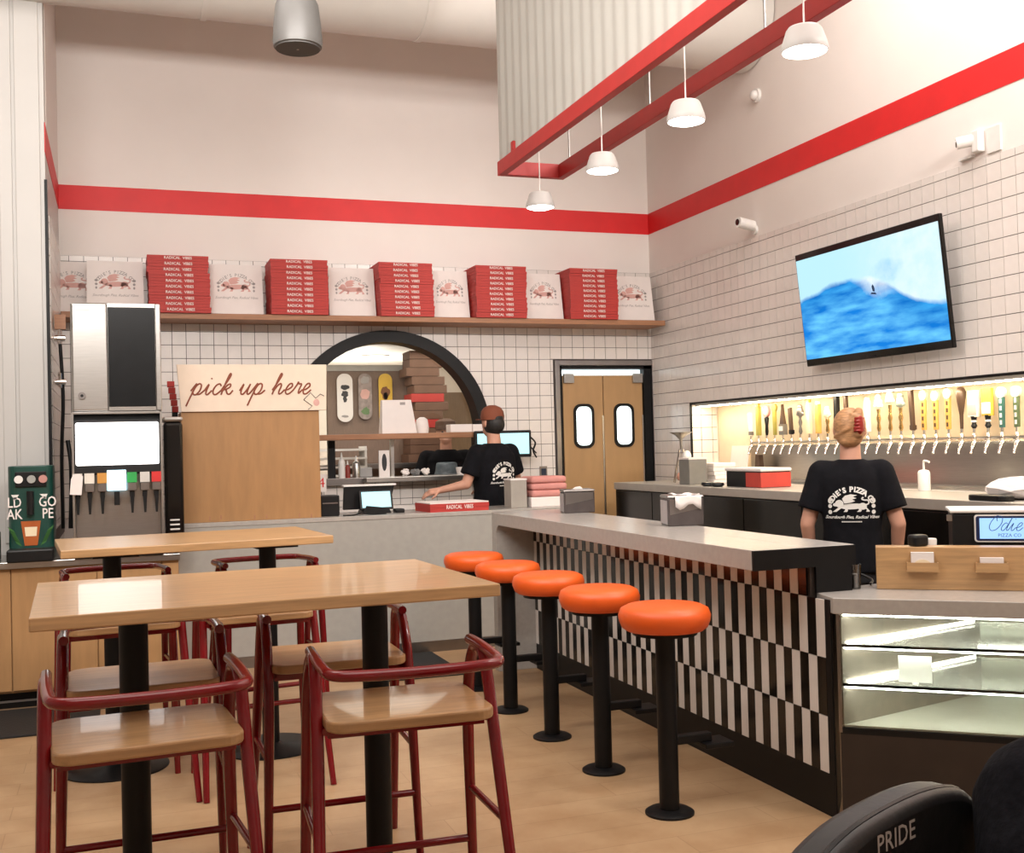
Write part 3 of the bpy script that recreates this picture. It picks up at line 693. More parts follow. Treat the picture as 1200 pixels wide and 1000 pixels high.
for c_ in (cr, cr2): b.tube([(x, -.002, z) for x, z in c_], .0025, 5)
b.build('printed_outline', darkprint, sg)
MB().ell((.435, -.0015, .055), (.022, .001, .025), 10, 6).build('printed_smudge', printpink, sg)
# red folded boxes behind the sign
q = ony(206, 458, 8.06)
rk = thing('red_box_bundle', 'small bundle of red folded boxes leaning behind the pick up sign', 'box', (q.x+.005, 8.36, PZ))
for k in range(5):
    z0 = ony(206, 475, 8.1).z-PZ
    MB().box(-.05+.008*k, .0+.006*k, -.03, .02, z0-.02+.045*(4-k)-.02, z0+.02+.045*(4-k)-.018).build('folded_box', boxred, rk, bevel=.002)
MB().box(-.02, .02, -.02, .02, 0, ony(206, 475, 8.1).z-PZ).build('support', black_p, rk)
# things on the pick up counter
q = ony(388, 607, 8.0); s_ = thing('receipt_printer', 'black cube receipt printer beside the plywood box', 'printer', (q.x, 8.1, PZ))
MB().box(-.068, .068, -.08, .08, 0, .15).build('case', black_p, s_, bevel=.008); MB().box(-.055, .055, -.084, -.08, .09, .098).build('paper_slot', steel_d, s_)
q = ony(436, 600, 8.15); po = thing('tablet_register', 'tilted black tablet register with glowing pale blue screen on the counter', 'register', (q.x, 8.2, PZ))
MB().prism([(-.19, .20), (.19, .20), (.15, .03), (-.20, .03)], 'y', .02, .06).build('rear_display', black_p, po, bevel=.006)
MB().box(-.2, .2, -.0, .07, .20, .215).build('top_bar', white_pl, po, bevel=.004)
rt_ = Matrix.Translation((.03, -.06, .10)) @ Matrix.Rotation(R(-18), 4, 'X')
MB().box(-.125, .125, -.008, .008, -.075, .075).xf(rt_).build('tablet_case', black_p, po, bevel=.006)
MB().box(-.108, .108, -.010, -.008, -.06, .06).xf(rt_).build('tablet_screen', screen_c, po)
MB().prism([(-.08, 0), (.14, 0), (.12, .04), (-.05, .06)], 'y', -.09, .1).build('stand', black_p, po, bevel=.004)
q = ony(468, 598, 8.1); tag(MB().box(-.035, .035, -.05, .05, 0, .03).build('card_reader', black_p, bevel=.008), 'small black card reader right of the tablet register', 'card reader').location = (q.x, 8.12, PZ)
q = ony(395, 605, 7.98); tag(MB().tube(spline([(-.12, 0, .006), (-.05, -.02, .006), (.02, .02, .012), (.1, 0, .006), (.2, .02, .006)], 5), .005, 6).build('power_cable', black_p), 'thin black cable lying on the counter before the tablet register', 'cable').location = (q.x+.16, 7.96, PZ)
q = ony(380, 570, 8.05); s_ = thing('order_number_stand', 'small white stand with a red number 4 beside the plywood box', 'number stand', (q.x+.01, 8.22, PZ))
MB().box(-.035, .035, -.003, .003, .17, .30).build('card', cardwhite, s_); MB().cyl((0, .004, 0), (0, .004, .2), .005, n=8).build('stem', steel, s_); MB().cyl((0, 0, 0), (0, 0, .01), .04, n=16).build('foot', steel, s_)
glyphs('4', .1).xf(Matrix.Translation((0, -.0035, .235)) @ FACE_CAM).build('numeral', red_p, s_)
# ------------------------------------------------------------------ shelf and pizza boxes
ordn = ['bottom', 'second from the bottom', 'third from the bottom', 'fourth from the bottom', 'fifth from the bottom', 'fifth from the top', 'fourth from the top', 'third from the top', 'second from the top', 'top']
SZ = 2.60
shf = thing('wall_shelf', 'long brown wooden shelf holding pizza boxes high on the tiled wall', 'shelf', (2.2, YB, SZ))
MB().box(XL+.02, XR-.04, YB-.37, YB-.012, SZ-.045, SZ).build('shelf_board', shelfwood, shf, world=True, bevel=.003)
BW, BD, BH = .46, .36, .0445
def pizza_box():
    b = MB().box(-BW/2, BW/2, -BD/2, BD/2, 0, BH*.5).box(-BW/2-.002, BW/2+.002, -BD/2-.003, BD/2, BH*.5+.0006, BH-.0008)
    b.box(-.02, .02, -BD/2-.006, -BD/2, BH-.008, BH-.0015)
    o = b.build('pizza_box', boxred)
    t = glyphs('RADICAL  VIBES', .030, bold=.0005).xf(Matrix.Translation((.0, -BD/2-.0045, BH*.55)) @ FACE_CAM); t.build('lettering', printwhite, o)
    return o
bx = pizza_box(); first = True
sname = ['the stack beside the ice machine', 'the second stack from left', 'the middle stack', 'the fourth stack from left', 'the rightmost stack']
for s_i, (xa, xb) in enumerate(((.266, .708), (1.19, 1.66), (2.09, 2.555), (2.925, 3.40), (3.79, 4.285))):
    cx = (xa+xb)/2
    for k in range(10):
        o = bx if first else copy_tree(bx); first = False
        jx = random.uniform(-.004, .004) - (.010 if k > 6 and s_i in (0, 2) else 0)
        o.location = (cx+jx, YB-.215+random.uniform(-.006, .006), SZ+.0005+k*(BH+.0006)); o.rotation_euler = (0, 0, R(random.uniform(-.7, .7)))
        tag(o, 'red pizza box, %s in %s' % (ordn[k], sname[s_i]), 'pizza box', 'red pizza boxes on the shelf')
def display_box(label):
    o = thing('display_pizza_box', label, 'pizza box', (0, 0, 0), 0, 'white pizza boxes propped up on the shelf')
    MB().box(-.215, .215, 0, .04, .004, .405).build('box_body', cardwhite, o, bevel=.002)
    MB().prism([(-.22, .0), (.22, .0), (.215, .415), (-.215, .415)], 'y', -.004, 0).build('lid', cardwhite, o)
    MB().prism([(-.03, .0), (.03, .0), (.02, -.012), (-.02, -.012)], 'y', -.006, -.004).build('tuck_tab', cardwhite, o)
    arc_text("ODIE'S PIZZA CO", .038, .17, 1.75, .0004).xf(Matrix.Translation((0, -.005, .325)) @ FACE_CAM).build('arched_lettering', printgrey, o)
    lion().xf(Matrix.Translation((0, -.005, .24)) @ FACE_CAM @ Matrix.Scale(.24, 4)).build('printed_emblem', printpink, o)
    b = MB()
    for s in (-1, 1):
        b = MB()
        for k in range(3): b.flat([(s*.145+.014*math.cos(t)*(1-.2*k), .255-.03*k+.011*math.sin(t)) for t in [2*math.pi*j/8 for j in range(8)]], 'y', -.005)
        b.build('printed_ornament', printgrey, o)
    glyphs('Sourdough Pies, Radical Vibes', .029, shear=.4).xf(Matrix.Translation((0, -.005, .135)) @ FACE_CAM).build('script_line', printgrey, o)
    return o
dn = ['above the ice machine', 'between the first and second red stacks', 'between the second and middle red stacks', 'between the middle and fourth red stacks', 'between the fourth and rightmost red stacks', 'at the right end of the shelf by the corner']
db = display_box('white printed pizza box propped up ' + dn[0])
for k, c in enumerate((.008, .935, 1.885, 2.745, 3.615, 4.485)):
    o = db if k == 0 else copy_tree(db)
    o.location = (c, YB-.26, SZ+.013); o.rotation_euler = (R(-9), 0, 0); o.scale = ([.97, .97, .90, .76, .80, .97][k], 1, 1); o['label'] = 'white printed pizza box propped up ' + dn[k]
o = copy_tree(db); o.location = (-.305, YB-.13, SZ+.013); o.rotation_euler = (R(-6), 0, R(10)); o['label'] = 'white printed pizza box half hidden at the left end of the shelf'

# ------------------------------------------------------------------ kitchen behind the hatch
KY = 13.6; KC = 2.5
kw = mat('kitchen_wall', (.72, .66, .58), .5, var=.03)
struct(MB().box(-.3, 5.2, KY, KY+.1, 0, KC).box(-.4, -.3, YB+.15, KY, 0, KC).box(5.1, 5.2, YB+.15, KY, 0, KC).build('wall_kitchen', kw))
struct(MB().box(-.4, 5.2, YB+.15, KY+.1, KC, KC+.1).build('ceiling_kitchen', mat('kitchen_ceiling', (.8, .76, .7), .6, var=.02)))
area('kitchen_light_area', (2.3, 10.25, 2.44), 2.6, .7, 20, (1, .93, .82))
kl = bpy.data.lights.new('kitchen_emitter', 'POINT'); kl.energy = 60; kl.shadow_soft_size = .2; kl.color = (1, .94, .85)  # unseen point light added behind the partition to brighten the kitchen ceiling
klo = bpy.data.objects.new('kitchen_emitter', kl); COL.objects.link(klo); klo.location = (2.6, 12.1, 1.95)
for k, (px, py) in enumerate(((439, 417), (502, 417))):
    d = ray(px, py); p = Vector((0, 0, H))+d*((KC-H)/d.z)
    dl = thing('downlight', 'round ceiling downlight in the kitchen, ' + ('left one above the skateboards' if k == 0 else 'right one near the arch edge'), 'light', (p.x, p.y, KC), 0, 'kitchen downlights')
    MB().cyl((0, 0, -.012), (0, 0, 0), .16, n=24).build('rim', white_pl, dl); MB().cyl((0, 0, -.02), (0, 0, -.012), .14, n=24).build('lens', kitchlamp, dl)
# partition with skateboards
brownp = mat('brown_panel', (.20, .13, .095), .5, var=.1, stretch=(6, 6, 1))
PY = 11.0
pa = ony(384, 480, PY).x; pb_ = ony(475, 480, PY).x; pt = ony(430, 428, PY).z
prt = struct(MB().box(pa, pb_+.35, PY, PY+.08, 0, pt).build('wall_partition', brownp))
MB().box(pa, pb_+.35, PY-.01, PY+.09, pt-.06, pt).build('capping', mat('grey_cap', (.42, .40, .37), .5), prt)
rp_ = struct(MB().box(pb_+.35, 4.2, PY+.6, PY+.68, 0, ony(535, 460, PY+.6).z).build('wall_partition_low', mat('tan_panel', (.33, .23, .14), .5, var=.1, stretch=(6, 6, 1))))
def skateboard(name, label, px0, px1, py0, py1, deck, cols):
    a = ony(px0, (py0+py1)/2, PY-.04); c = ony(px1, (py0+py1)/2, PY-.04); z1 = ony(px0, py0, PY-.04).z; z0 = ony(px0, py1, PY-.04).z
    w_ = c.x-a.x; h_ = z1-z0
    t = thing(name, label, 'skateboard', ((a.x+c.x)/2, PY-.03, (z0+z1)/2), 0, 'skateboard decks on the kitchen partition')
    MB().prism(rrect(w_, h_, w_*.48, 8), 'y', -.012, .0).build('deck', deck, t, bevel=.003)
    b = MB()
    for k, (col, cz, rx, rz_) in enumerate(cols):
        MB().prism([(rx*math.cos(i*math.pi/7)*w_*f_, cz*h_+rz_*h_*math.sin(i*math.pi/7)*f_) for i, f_ in enumerate([random.uniform(.72, 1.05) for _ in range(14)])], 'y', -.0145, -.012).build('printed_graphic', col, t)
    for z in (-.33, .33):
        MB().cyl((-w_*.3, .014, z*h_), (w_*.3, .014, z*h_), .012, n=8).build('truck', steel, t)
    return t
skateboard('skateboard', 'white skateboard deck with black creature graphic on brown partition', 395, 413.5, 438, 495, cardwhite, [(darkprint, .22, .3, .06), (darkprint, .08, .25, .08), (darkprint, -.03, .14, .07), (printgrey, -.38, .25, .03)])
skateboard('skateboard', 'multicoloured skateboard deck with pale round top in the middle', 420, 436, 438, 492, mat('grey_deck', (.30, .24, .22), .5, var=.3, scale=20), [(printgrey, .36, .38, .09), (printpink, .05, .38, .12), (mat('green_graphic', (.12, .2, .08), .5), -.32, .34, .1)])
skateboard('skateboard', 'yellow skateboard deck above the white paper bag', 444, 460, 438, 497, mat('yellow_deck', (.72, .45, .05), .45), [(mat('brown_graphic', (.2, .07, .02), .5), .12, .36, .14), (darkprint, .05, .2, .08)])
# tall stack of cartons
for k in range(13):
    z0 = 1.35+k*.085
    x0 = ony(478, 470, PY-.2).x; x1 = ony(516, 470, PY-.2).x
    w_ = (x1-x0)
    o = MB().box(-w_/2, w_/2, -.15, .15, 0, .081).build('carton', boxred if k in (7, 4) else cardbrown, bevel=.003)
    o.location = ((x0+x1)/2+random.uniform(-.045, .045), PY-.19, z0); tag(o, ('flat red carton' if k in (7, 4) else 'flat brown carton')+' in the tall stack behind the hatch, %s' % ['lowest', 'second up', 'third up', 'fourth up', 'lower red one', 'fifth brown up', 'seventh up', 'upper red one', 'fifth from top', 'fourth from top', 'third from top', 'just below the top', 'topmost'][k], 'carton', 'cartons stacked behind the hatch')
sup = thing('steel_table', 'steel prep table behind the hatch carrying the cartons', 'table', (2.6, 10.75, 0))
MB().box(-.9, .75, -.2, .22, 1.30, 1.348).build('table_top', steel_d, sup, bevel=.003)
for x in (-.85, .7):
    for y in (-.16, .18): MB().box(x-.02, x+.02, y-.02, y+.02, 0, 1.30).build('leg', steel_d, sup)
# lit shelving unit far left of the hatch
q = ony(380, 538, 11.4)
ku = thing('kitchen_rack', 'white wire rack at the left edge of the hatch', 'rack', (q.x-.1, 10.4, 0))
for k in range(6): MB().box(-.3, .30, -.15, .15, 1.08+.08*k, 1.10+.08*k).build('rack_shelf', white_pl, ku)
for x in (-.29, .29): MB().box(x-.01, x+.01, -.14, .14, 0, 1.52).build('upright', white_pl, ku)
# on the ledge
def ledge_pt(px): return ony(px, 510, YB-.05).x
q = ledge_pt(467); bg = thing('paper_bag', 'white paper bag standing on the wooden hatch ledge', 'bag', (q, YB-.03, AZ+.019))
bw = ledge_pt(484)-ledge_pt(443); bz = ony(455, 469, YB-.05).z-AZ-.019
MB().add([(-bw*.5, -.07, 0), (bw*.5, -.07, 0), (bw*.5, .07, 0), (-bw*.5, .07, 0), (-bw*.46, -.03, bz), (bw*.38, -.03, bz), (bw*.38, .03, bz), (-bw*.46, .03, bz)], [(0, 1, 2, 3), (4, 5, 6, 7), (0, 1, 5, 4), (1, 2, 6, 5), (2, 3, 7, 6), (3, 0, 4, 7)]).build('bag_body', cardwhite, bg, bevel=.004)
MB().box(bw*.05, bw*.2, -.036, -.028, bz*.83, bz*.93).build('sticker', printgrey, bg)
q0, q1 = ledge_pt(528), ledge_pt(551)
tag(MB().box(q0-.02, q1, -.08, .06, 0, .07).build('takeaway_box', cardwhite, bevel=.004), 'white takeaway box on the hatch ledge left of the man', 'box', 'takeaway boxes on the hatch ledge').location = (0, YB-.04, AZ+.019)
tag(MB().box(q1+.004, q1+.12, -.08, .06, 0, .068).build('takeaway_box', cardwhite, bevel=.004), 'white takeaway box on the hatch ledge half hidden behind the man', 'box', 'takeaway boxes on the hatch ledge').location = (0, YB-.04, AZ+.019)
q = ledge_pt(494); tag(MB().lathe([(.02, 0), (.055, .0), (.06, .05), (.05, .12), (.02, .14)], n=16).build('paper_ball', cardwhite, smooth=True), 'small crumpled white paper beside the paper bag', 'paper').location = (q+.02, YB+.0, AZ+.019)
# on the sill
def sill_pt(px): return ony(px, 550, YB).x
SZ2 = SILL+.012
q = sill_pt(449); cs = thing('card_stand', 'upright white card stand with black oval in the hatch', 'stand', (q, YB-.04, SZ2))
ch_ = ony(449, 528, YB).z-SZ2
MB().box(-.046, .046, -.012, .012, 0, ch_).build('card', cardwhite, cs); MB().prism([(.022*math.cos(t), ch_*.55+.075*math.sin(t)) for t in [2*math.pi*k/16 for k in range(16)]], 'y', -.0135, -.012).build('printed_oval', darkprint, cs)
for k, (px, h_, r_, mt_, l) in enumerate(((401, .22, .03, white_pl, 'white squeeze bottle at the left of the hatch sill'), (408, .15, .022, mat('red_sauce', (.25, .03, .02), .4), 'red squeeze bottle beside the white one on the hatch sill'), (418, .19, .035, steel, 'steel canister on the hatch sill'))):
    q = sill_pt(px); bo = thing('bottle', l, 'bottle', (q, YB+.02, SZ2))
    MB().lathe([(r_, 0), (r_, h_*.6), (r_*.8, h_*.7), (r_*.35, h_*.75)], n=14).build('bottle_body', mt_, bo, smooth=True); MB().lathe([(r_*.4, h_*.75), (r_*.3, h_*.85), (r_*.12, h_)], n=10).build('cap', white_pl, bo, smooth=True)
q = sill_pt(430); tag(MB().box(-.07, .05, -.05, .05, 0, .085).build('storage_tub', mat('grey_tub', (.32, .31, .30), .5), bevel=.008), 'grey plastic tub on the hatch sill left of the card stand', 'tub').location = (q, YB+.06, SZ2)
for k, px in enumerate((474, 486, 498)):
    q = sill_pt(px); b = MB().ell((0, 0, .03), (.036, .04, .03), 10, 7); b.v = [(x+random.uniform(-.012, .012), y+random.uniform(-.01, .01), max(0, z+random.uniform(-.008, .012))) for x, y, z in b.v]
    tag(b.build('crumpled_wrap', cardwhite if k != 1 else mat('grey_wrap', (.2, .2, .2), .5)), ['crumpled white wrap on the sill nearest the card stand', 'crumpled grey wrap in the middle of the sill', 'crumpled white wrap on the sill before the cook'][k], 'wrap').location = (q, YB-.02, SZ2)
q = sill_pt(537); tag(MB().lathe([(.035, 0), (.045, .06), (.04, .065), (.03, .012)], n=16).build('paper_cup', cardwhite, smooth=True), 'small white paper cup on the sill beside the man', 'cup').location = (q, YB-.08, SZ2)
# monitor on the wall
mo = thing('wall_monitor', 'small wall monitor with glowing pale cyan screen behind the man', 'monitor', (3.22, 9.3, 1.36))
MB().box(-.28, .25, -.02, .02, .03, .265).build('bezel', black_p, mo, bevel=.01)
MB().box(-.255, .225, -.0225, -.02, .055, .24).build('screen', screen_c, mo)
MB().box(-.05, .05, .02, .18, .11, .18).build('wall_mount', black_m, mo)
MB().tube(spline([(.25, .0, .2), (.30, .02, .15), (.29, .05, .08), (.33, .08, .02)], 4), .008, 6).tube(spline([(.25, .02, .12), (.29, .03, .08), (.32, .06, .06)], 4), .007, 6).build('cable', black_p, mo)
ou = ony(636, 553, YB); s_ = thing('wall_outlet', 'small dark outlet with blue light on tiles left of the door', 'outlet', (ou.x, YB-.02, ou.z))
MB().box(-.035, .035, -.004, .01, -.05, .05).build('plate', steel_d, s_); MB().box(-.022, .022, -.008, -.004, -.03, .03).build('socket', mat('navy', (.02, .03, .06), .3), s_)

# ------------------------------------------------------------------ hanging frame over the bar
FZ = 3.23; FY = 6.774; FX0_, FX1_ = 2.345, 2.803
hf = thing('ceiling_frame', 'red steel frame hanging from the ceiling above the bar', 'frame', (2.57, 5, FZ))
bt_ = .05
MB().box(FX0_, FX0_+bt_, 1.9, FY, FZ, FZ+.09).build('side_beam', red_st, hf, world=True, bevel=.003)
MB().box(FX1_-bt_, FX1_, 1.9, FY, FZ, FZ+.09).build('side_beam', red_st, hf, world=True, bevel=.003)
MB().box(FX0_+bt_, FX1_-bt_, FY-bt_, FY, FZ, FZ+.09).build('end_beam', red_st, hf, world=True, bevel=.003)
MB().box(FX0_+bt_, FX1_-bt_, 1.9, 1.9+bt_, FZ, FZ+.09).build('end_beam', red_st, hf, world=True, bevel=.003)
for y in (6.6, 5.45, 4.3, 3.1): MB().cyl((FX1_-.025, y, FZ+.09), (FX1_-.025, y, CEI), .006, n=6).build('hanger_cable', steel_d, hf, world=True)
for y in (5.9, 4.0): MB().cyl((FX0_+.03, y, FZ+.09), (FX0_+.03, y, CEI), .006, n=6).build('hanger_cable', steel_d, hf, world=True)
cp = thing('corrugated_screen', 'white corrugated metal screen standing above the red frame', 'screen panel', (2.32, 5, FZ+.1))
pts = []; y = 1.9
while y < FY+.03:
    ph = (y-1.9)/.135*2*math.pi; s = math.sin(ph); pts.append((XS+.022+.0045*s, y)); y += .0135
poly = pts+[(x+.004, yy) for x, yy in reversed(pts)]
b = MB(); n = len(pts)
vs = [(x, yy, z) for z in (FZ+.10, CEI) for x, yy in pts]
vs2 = [(x+.004, yy, z) for z in (FZ+.10, CEI) for x, yy in pts]
b.add(vs, [(i, i+1, n+i+1, n+i) for i in range(n-1)]); b.add(vs2, [(i, i+1, n+i+1, n+i) for i in range(n-1)])
b.add([vs[i] for i in range(n)]+[vs2[i] for i in range(n)], [(i, i+1, n+i+1, n+i) for i in range(n-1)])
b.build('corrugated_sheet', corr_m, cp, smooth=True, world=True)
MB().box(FX0_+.002, FX0_+.05, FY-.3, FY-.26, FZ+.09, FZ+.15).build('fixing_bracket', red_st, cp, world=True)
pd = thing('pendant_lamp', '', 'pendant lamp', (2.57, 6.6, 3.0), 0, 'pendant lamps above the bar')
MB().lathe([(.088, .0), (.092, .012), (.088, .03), (.07, .085), (.062, .095), (.01, .098)], n=36).build('lamp_shade', mat('shade_paint', (.46, .44, .42), .5, var=.03), pd, smooth=True)
MB().lathe([(.001, -.012), (.055, -.010), (.086, .0), (.086, .004)], n=32).build('diffuser', lampglow, pd, smooth=True)
MB().cyl((0, 0, .095), (0, 0, CEI-3.0), .004, n=6).build('cord', white_pl, pd)
for k, y in enumerate((6.606, 5.638, 4.67, 3.702)):
    o = pd if k == 0 else copy_tree(pd)
    o.location = (2.57, y, 3.0); o['label'] = 'small white domed pendant lamp over the bar, ' + ['lowest in the picture and farthest', 'second farthest, beside the frame corner', 'third, beside the right beam', 'topmost in the picture and nearest'][k]
q = ony(349, 57, 4.9)
spk = thing('pendant_speaker', 'dark grey pendant loudspeaker hanging from the ceiling at top', 'speaker', (q.x, 4.9, q.z))
MB().lathe([(.092, .0), (.105, .006), (.108, .03), (.104, .10), (.094, .19), (.07, .25), (.03, .28), (.01, .285)], n=36).build('speaker_body', mat('dark_grey_plastic', (.10, .095, .09), .45), spk, smooth=True)
MB().cyl((0, 0, -.003), (0, 0, .003), .097, n=32).build('grille', mat('grille_grey', (.055, .053, .05), .6), spk); MB().ell((0, 0, -.004), (.006, .006, .003), 8, 5).build('badge', steel, spk)
MB().cyl((0, 0, .28), (0, 0, CEI-spk.location.z), .005, n=6).build('cable', black_p, spk)

# ------------------------------------------------------------------ right wall fittings
# television
TW, THh = 1.48, .80
tv = thing('television', 'large wall television showing a blue breaking wave', 'television', (4.69, 6.06, 2.0))
tv.rotation_euler = (0, R(-5.5), 0)
MB().box(-.03, .0, -TW/2, TW/2, 0, THh).build('bezel', black_g, tv, bevel=.006)
tm = bpy.data.materials.new('wave_picture'); tm.use_nodes = True; nt = tm.node_tree; nt.nodes.clear(); L = nt.links.new
def nd(t, **k):
    n_ = nt.nodes.new(t)
    for a, v in k.items(): setattr(n_, a, v)
    return n_
def mth(op, a, b_=None, c=None):
    n_ = nd('ShaderNodeMath', operation=op)
    for i, v in enumerate((a, b_, c)):
        if v is None: continue
        if isinstance(v, (int, float)): n_.inputs[i].default_value = v
        else: L(v, n_.inputs[i])
    return n_.outputs[0]
def mixc(f, a, b_):
    n_ = nd('ShaderNodeMix', data_type='RGBA')
    for i, v in ((0, f), (6, a), (7, b_)):
        if isinstance(v, tuple): n_.inputs[i].default_value = (*v, 1)
        elif isinstance(v, (int, float)): n_.inputs[i].default_value = v
        else: L(v, n_.inputs[i])
    return n_.outputs[2]
tc = nd('ShaderNodeTexCoord'); sx = nd('ShaderNodeSeparateXYZ'); L(tc.outputs['Object'], sx.inputs[0])
u_ = mth('DIVIDE', mth('SUBTRACT', .728, sx.outputs['Y']), 1.456); v_ = mth('DIVIDE', mth('SUBTRACT', sx.outputs['Z'], .05), .705)
def noise(scale, sy, sz, det=5):
    mp = nd('ShaderNodeMapping'); mp.inputs['Scale'].default_value = (1, sy, sz); L(tc.outputs['Object'], mp.inputs[0])
    n_ = nd('ShaderNodeTexNoise'); n_.inputs['Scale'].default_value = scale; n_.inputs['Detail'].default_value = det; L(mp.outputs[0], n_.inputs['Vector']); return n_.outputs['Fac']
def gauss(c, w_): return mth('EXPONENT', mth('MULTIPLY', mth('POWER', mth('ABSOLUTE', mth('DIVIDE', mth('SUBTRACT', u_, c), w_)), 2.0), -1.0))
n1 = noise(5, 1, 1); n2 = nd('ShaderNodeClamp'); L(mth('ADD', mth('MULTIPLY', mth('SUBTRACT', noise(3.2, 1, 5, 8), .5), 3.2), .5), n2.inputs[0]); n2 = n2.outputs[0]; n3 = noise(9, 1, 1.2)
cr_ = nd('ShaderNodeValToRGB'); els = cr_.color_ramp.elements; cr_.color_ramp.interpolation = 'B_SPLINE'
for i_, (pos, val) in enumerate(((0, .60), (.18, .68), (.34, .72), (.5, .70), (.58, .70), (.68, .55), (.8, .42), (1, .33))):
    e_ = els[i_] if i_ < 2 else els.new(pos)
    e_.position = pos; e_.color = (val, val, val, 1)
L(u_, cr_.inputs[0]); crest = mth('ADD', cr_.outputs[0], mth('MULTIPLY', mth('SUBTRACT', n1, .5), .10))
wm = mth('MULTIPLY', mth('SUBTRACT', crest, v_), 22.0); wm = nd('ShaderNodeClamp'); L(mth('MULTIPLY', mth('SUBTRACT', crest, v_), 22.0), wm.inputs[0]); wm = wm.outputs[0]
sky = mixc(mth('MULTIPLY', gauss(.85, .3), mth('MULTIPLY', n3, 1.2)), (.52, .85, 1.0), (.85, .96, 1.0))
spr = nd('ShaderNodeClamp'); L(mth('MULTIPLY', mth('SUBTRACT', mth('MULTIPLY', mth('MULTIPLY', gauss(.66, .16), noise(5, 1, 1, 8)), mth('EXPONENT', mth('MULTIPLY', mth('POWER', mth('ABSOLUTE', mth('DIVIDE', mth('SUBTRACT', v_, .70), .13)), 2.0), -1.0))), .24), 4.0), spr.inputs[0])
sky = mixc(mth('MULTIPLY', spr.outputs[0], .8), sky, mixc(n3, (.02, .40, .85), (.7, .93, 1.0)))
deep = mixc(n2, (.0, .12, .50), (.02, .34, .85))
depth = nd('ShaderNodeClamp'); L(mth('MULTIPLY', mth('SUBTRACT', crest, v_), 3.2), depth.inputs[0])
wave = mixc(depth.outputs[0], deep, mixc(n2, (.01, .22, .74), (.16, .62, 1.0)))
foam = nd('ShaderNodeClamp'); L(mth('MULTIPLY', mth('SUBTRACT', mth('MULTIPLY', gauss(.56, .12), mth('ADD', n3, .35)), mth('MULTIPLY', depth.outputs[0], 1.15)), 1.3), foam.inputs[0])
wave = mixc(foam.outputs[0], wave, (.86, .97, 1.0))
em = nd('ShaderNodeEmission'); L(mixc(wm, sky, wave), em.inputs[0]); em.inputs[1].default_value = 1.0
o_ = nd('ShaderNodeOutputMaterial'); L(em.outputs[0], o_.inputs[0])
MB().box(-.033, -.03, -.728, .728, .05, .755).build('screen', tm, tv)
MB().prism([(-.092, .425), (-.075, .43), (-.068, .46), (-.078, .475), (-.09, .462), (-.096, .44)], 'x', -.0342, -.0331).prism([(-.11, .405), (-.05, .415), (-.062, .425), (-.10, .418)], 'x', -.0342, -.0331).build('surfer_silhouette', mat('surfer_dark', (.02, .06, .16), .6), tv)
MB().box(.0, .06, -.2, .2, .1, .35).build('wall_mount', black_m, tv)
MB().cbox((-.032, .0, .015), (.006, .05, .012)).build('logo_bump', black_p, tv)
# cameras and boxes
q = onx(885, 265, XR); c1 = thing('security_camera', 'white bullet security camera on wall left of the television', 'camera', (XR, q.y, q.z))
MB().cyl((-.02, 0, -.03), (0, 0, -.03), .04, n=20).build('mount', white_pl, c1); MB().cyl((-.02, .0, .0), (-.17, -.02, .02), .042, n=22).build('camera_body', white_pl, c1, smooth=True); MB().cyl((-.172, -.02, .02), (-.176, -.02, .02), .025, n=14).build('lens', black_g, c1)
q = onx(1150, 167, XR); c2 = thing('emergency_light', 'white twin head emergency light high on wall above the tiles', 'emergency light', (XR, q.y, q.z))
MB().box(-.05, 0, -.03, .03, -.06, .07).build('housing', white_pl, c2, bevel=.008)
for s in (-1,): MB().cyl((-.03, .03, .02), (-.10, .09, .01), .035, n=18).build('lamp_head', white_pl, c2, smooth=True); MB().cyl((-.101, .091, .01), (-.104, .094, .01), .024, n=14).build('lamp_lens', steel_d, c2)
MB().box(-.03, 0, .05, .16, -.075, -.06).build('bracket_arm', white_pl, c2)
q = onx(1166, 163, XR); tag(MB().box(-.012, 0, -.055, .055, -.075, .075).build('wall_plate', white_pl, bevel=.003), 'blank white square cover plate beside the emergency light', 'cover plate').location = (XR, q.y, q.z)
q = onx(885, 112, XR-.02); c3 = thing('dome_camera', 'small white dome camera on the wall under the duct', 'camera', (XR, q.y, q.z))
MB().cyl((-.025, 0, 0), (0, 0, 0), .055, n=22).build('mount', white_pl, c3); MB().ell((-.03, 0, -.0), (.035, .04, .04), 14, 9).build('dome', white_pl, c3, smooth=True)
# ------------------------------------------------------------------ back bar
BBX = 4.13; BBZ = 1.142
bb = thing('back_bar', 'black back bar cabinet with steel grey top under the taps', 'cabinet', (4.4, 6, 0))
MB().box(BBX+.02, XR-.02, 4.0, 9.0, .06, BBZ-.06).build('cabinet_body', black_m, bb, world=True)
for k in range(7):
    y = 4.02+.71*k; MB().box(BBX+.008, BBX+.02, y, y+.70, .08, BBZ-.07).build('cooler_door', black_g, bb, world=True, bevel=.003)
MB().box(BBX, XR-.016, 4.0, 9.0, BBZ-.06, BBZ).build('counter_top', mat('steel_top', (.44, .41, .37), .35, .3, var=.05), bb, world=True, bevel=.004)
MB().box(XR+.02, XR+ND-.035, 4.0, 7.7, BBZ, BBZ+.025).build('drip_tray', steel, wrt, bevel=.004)
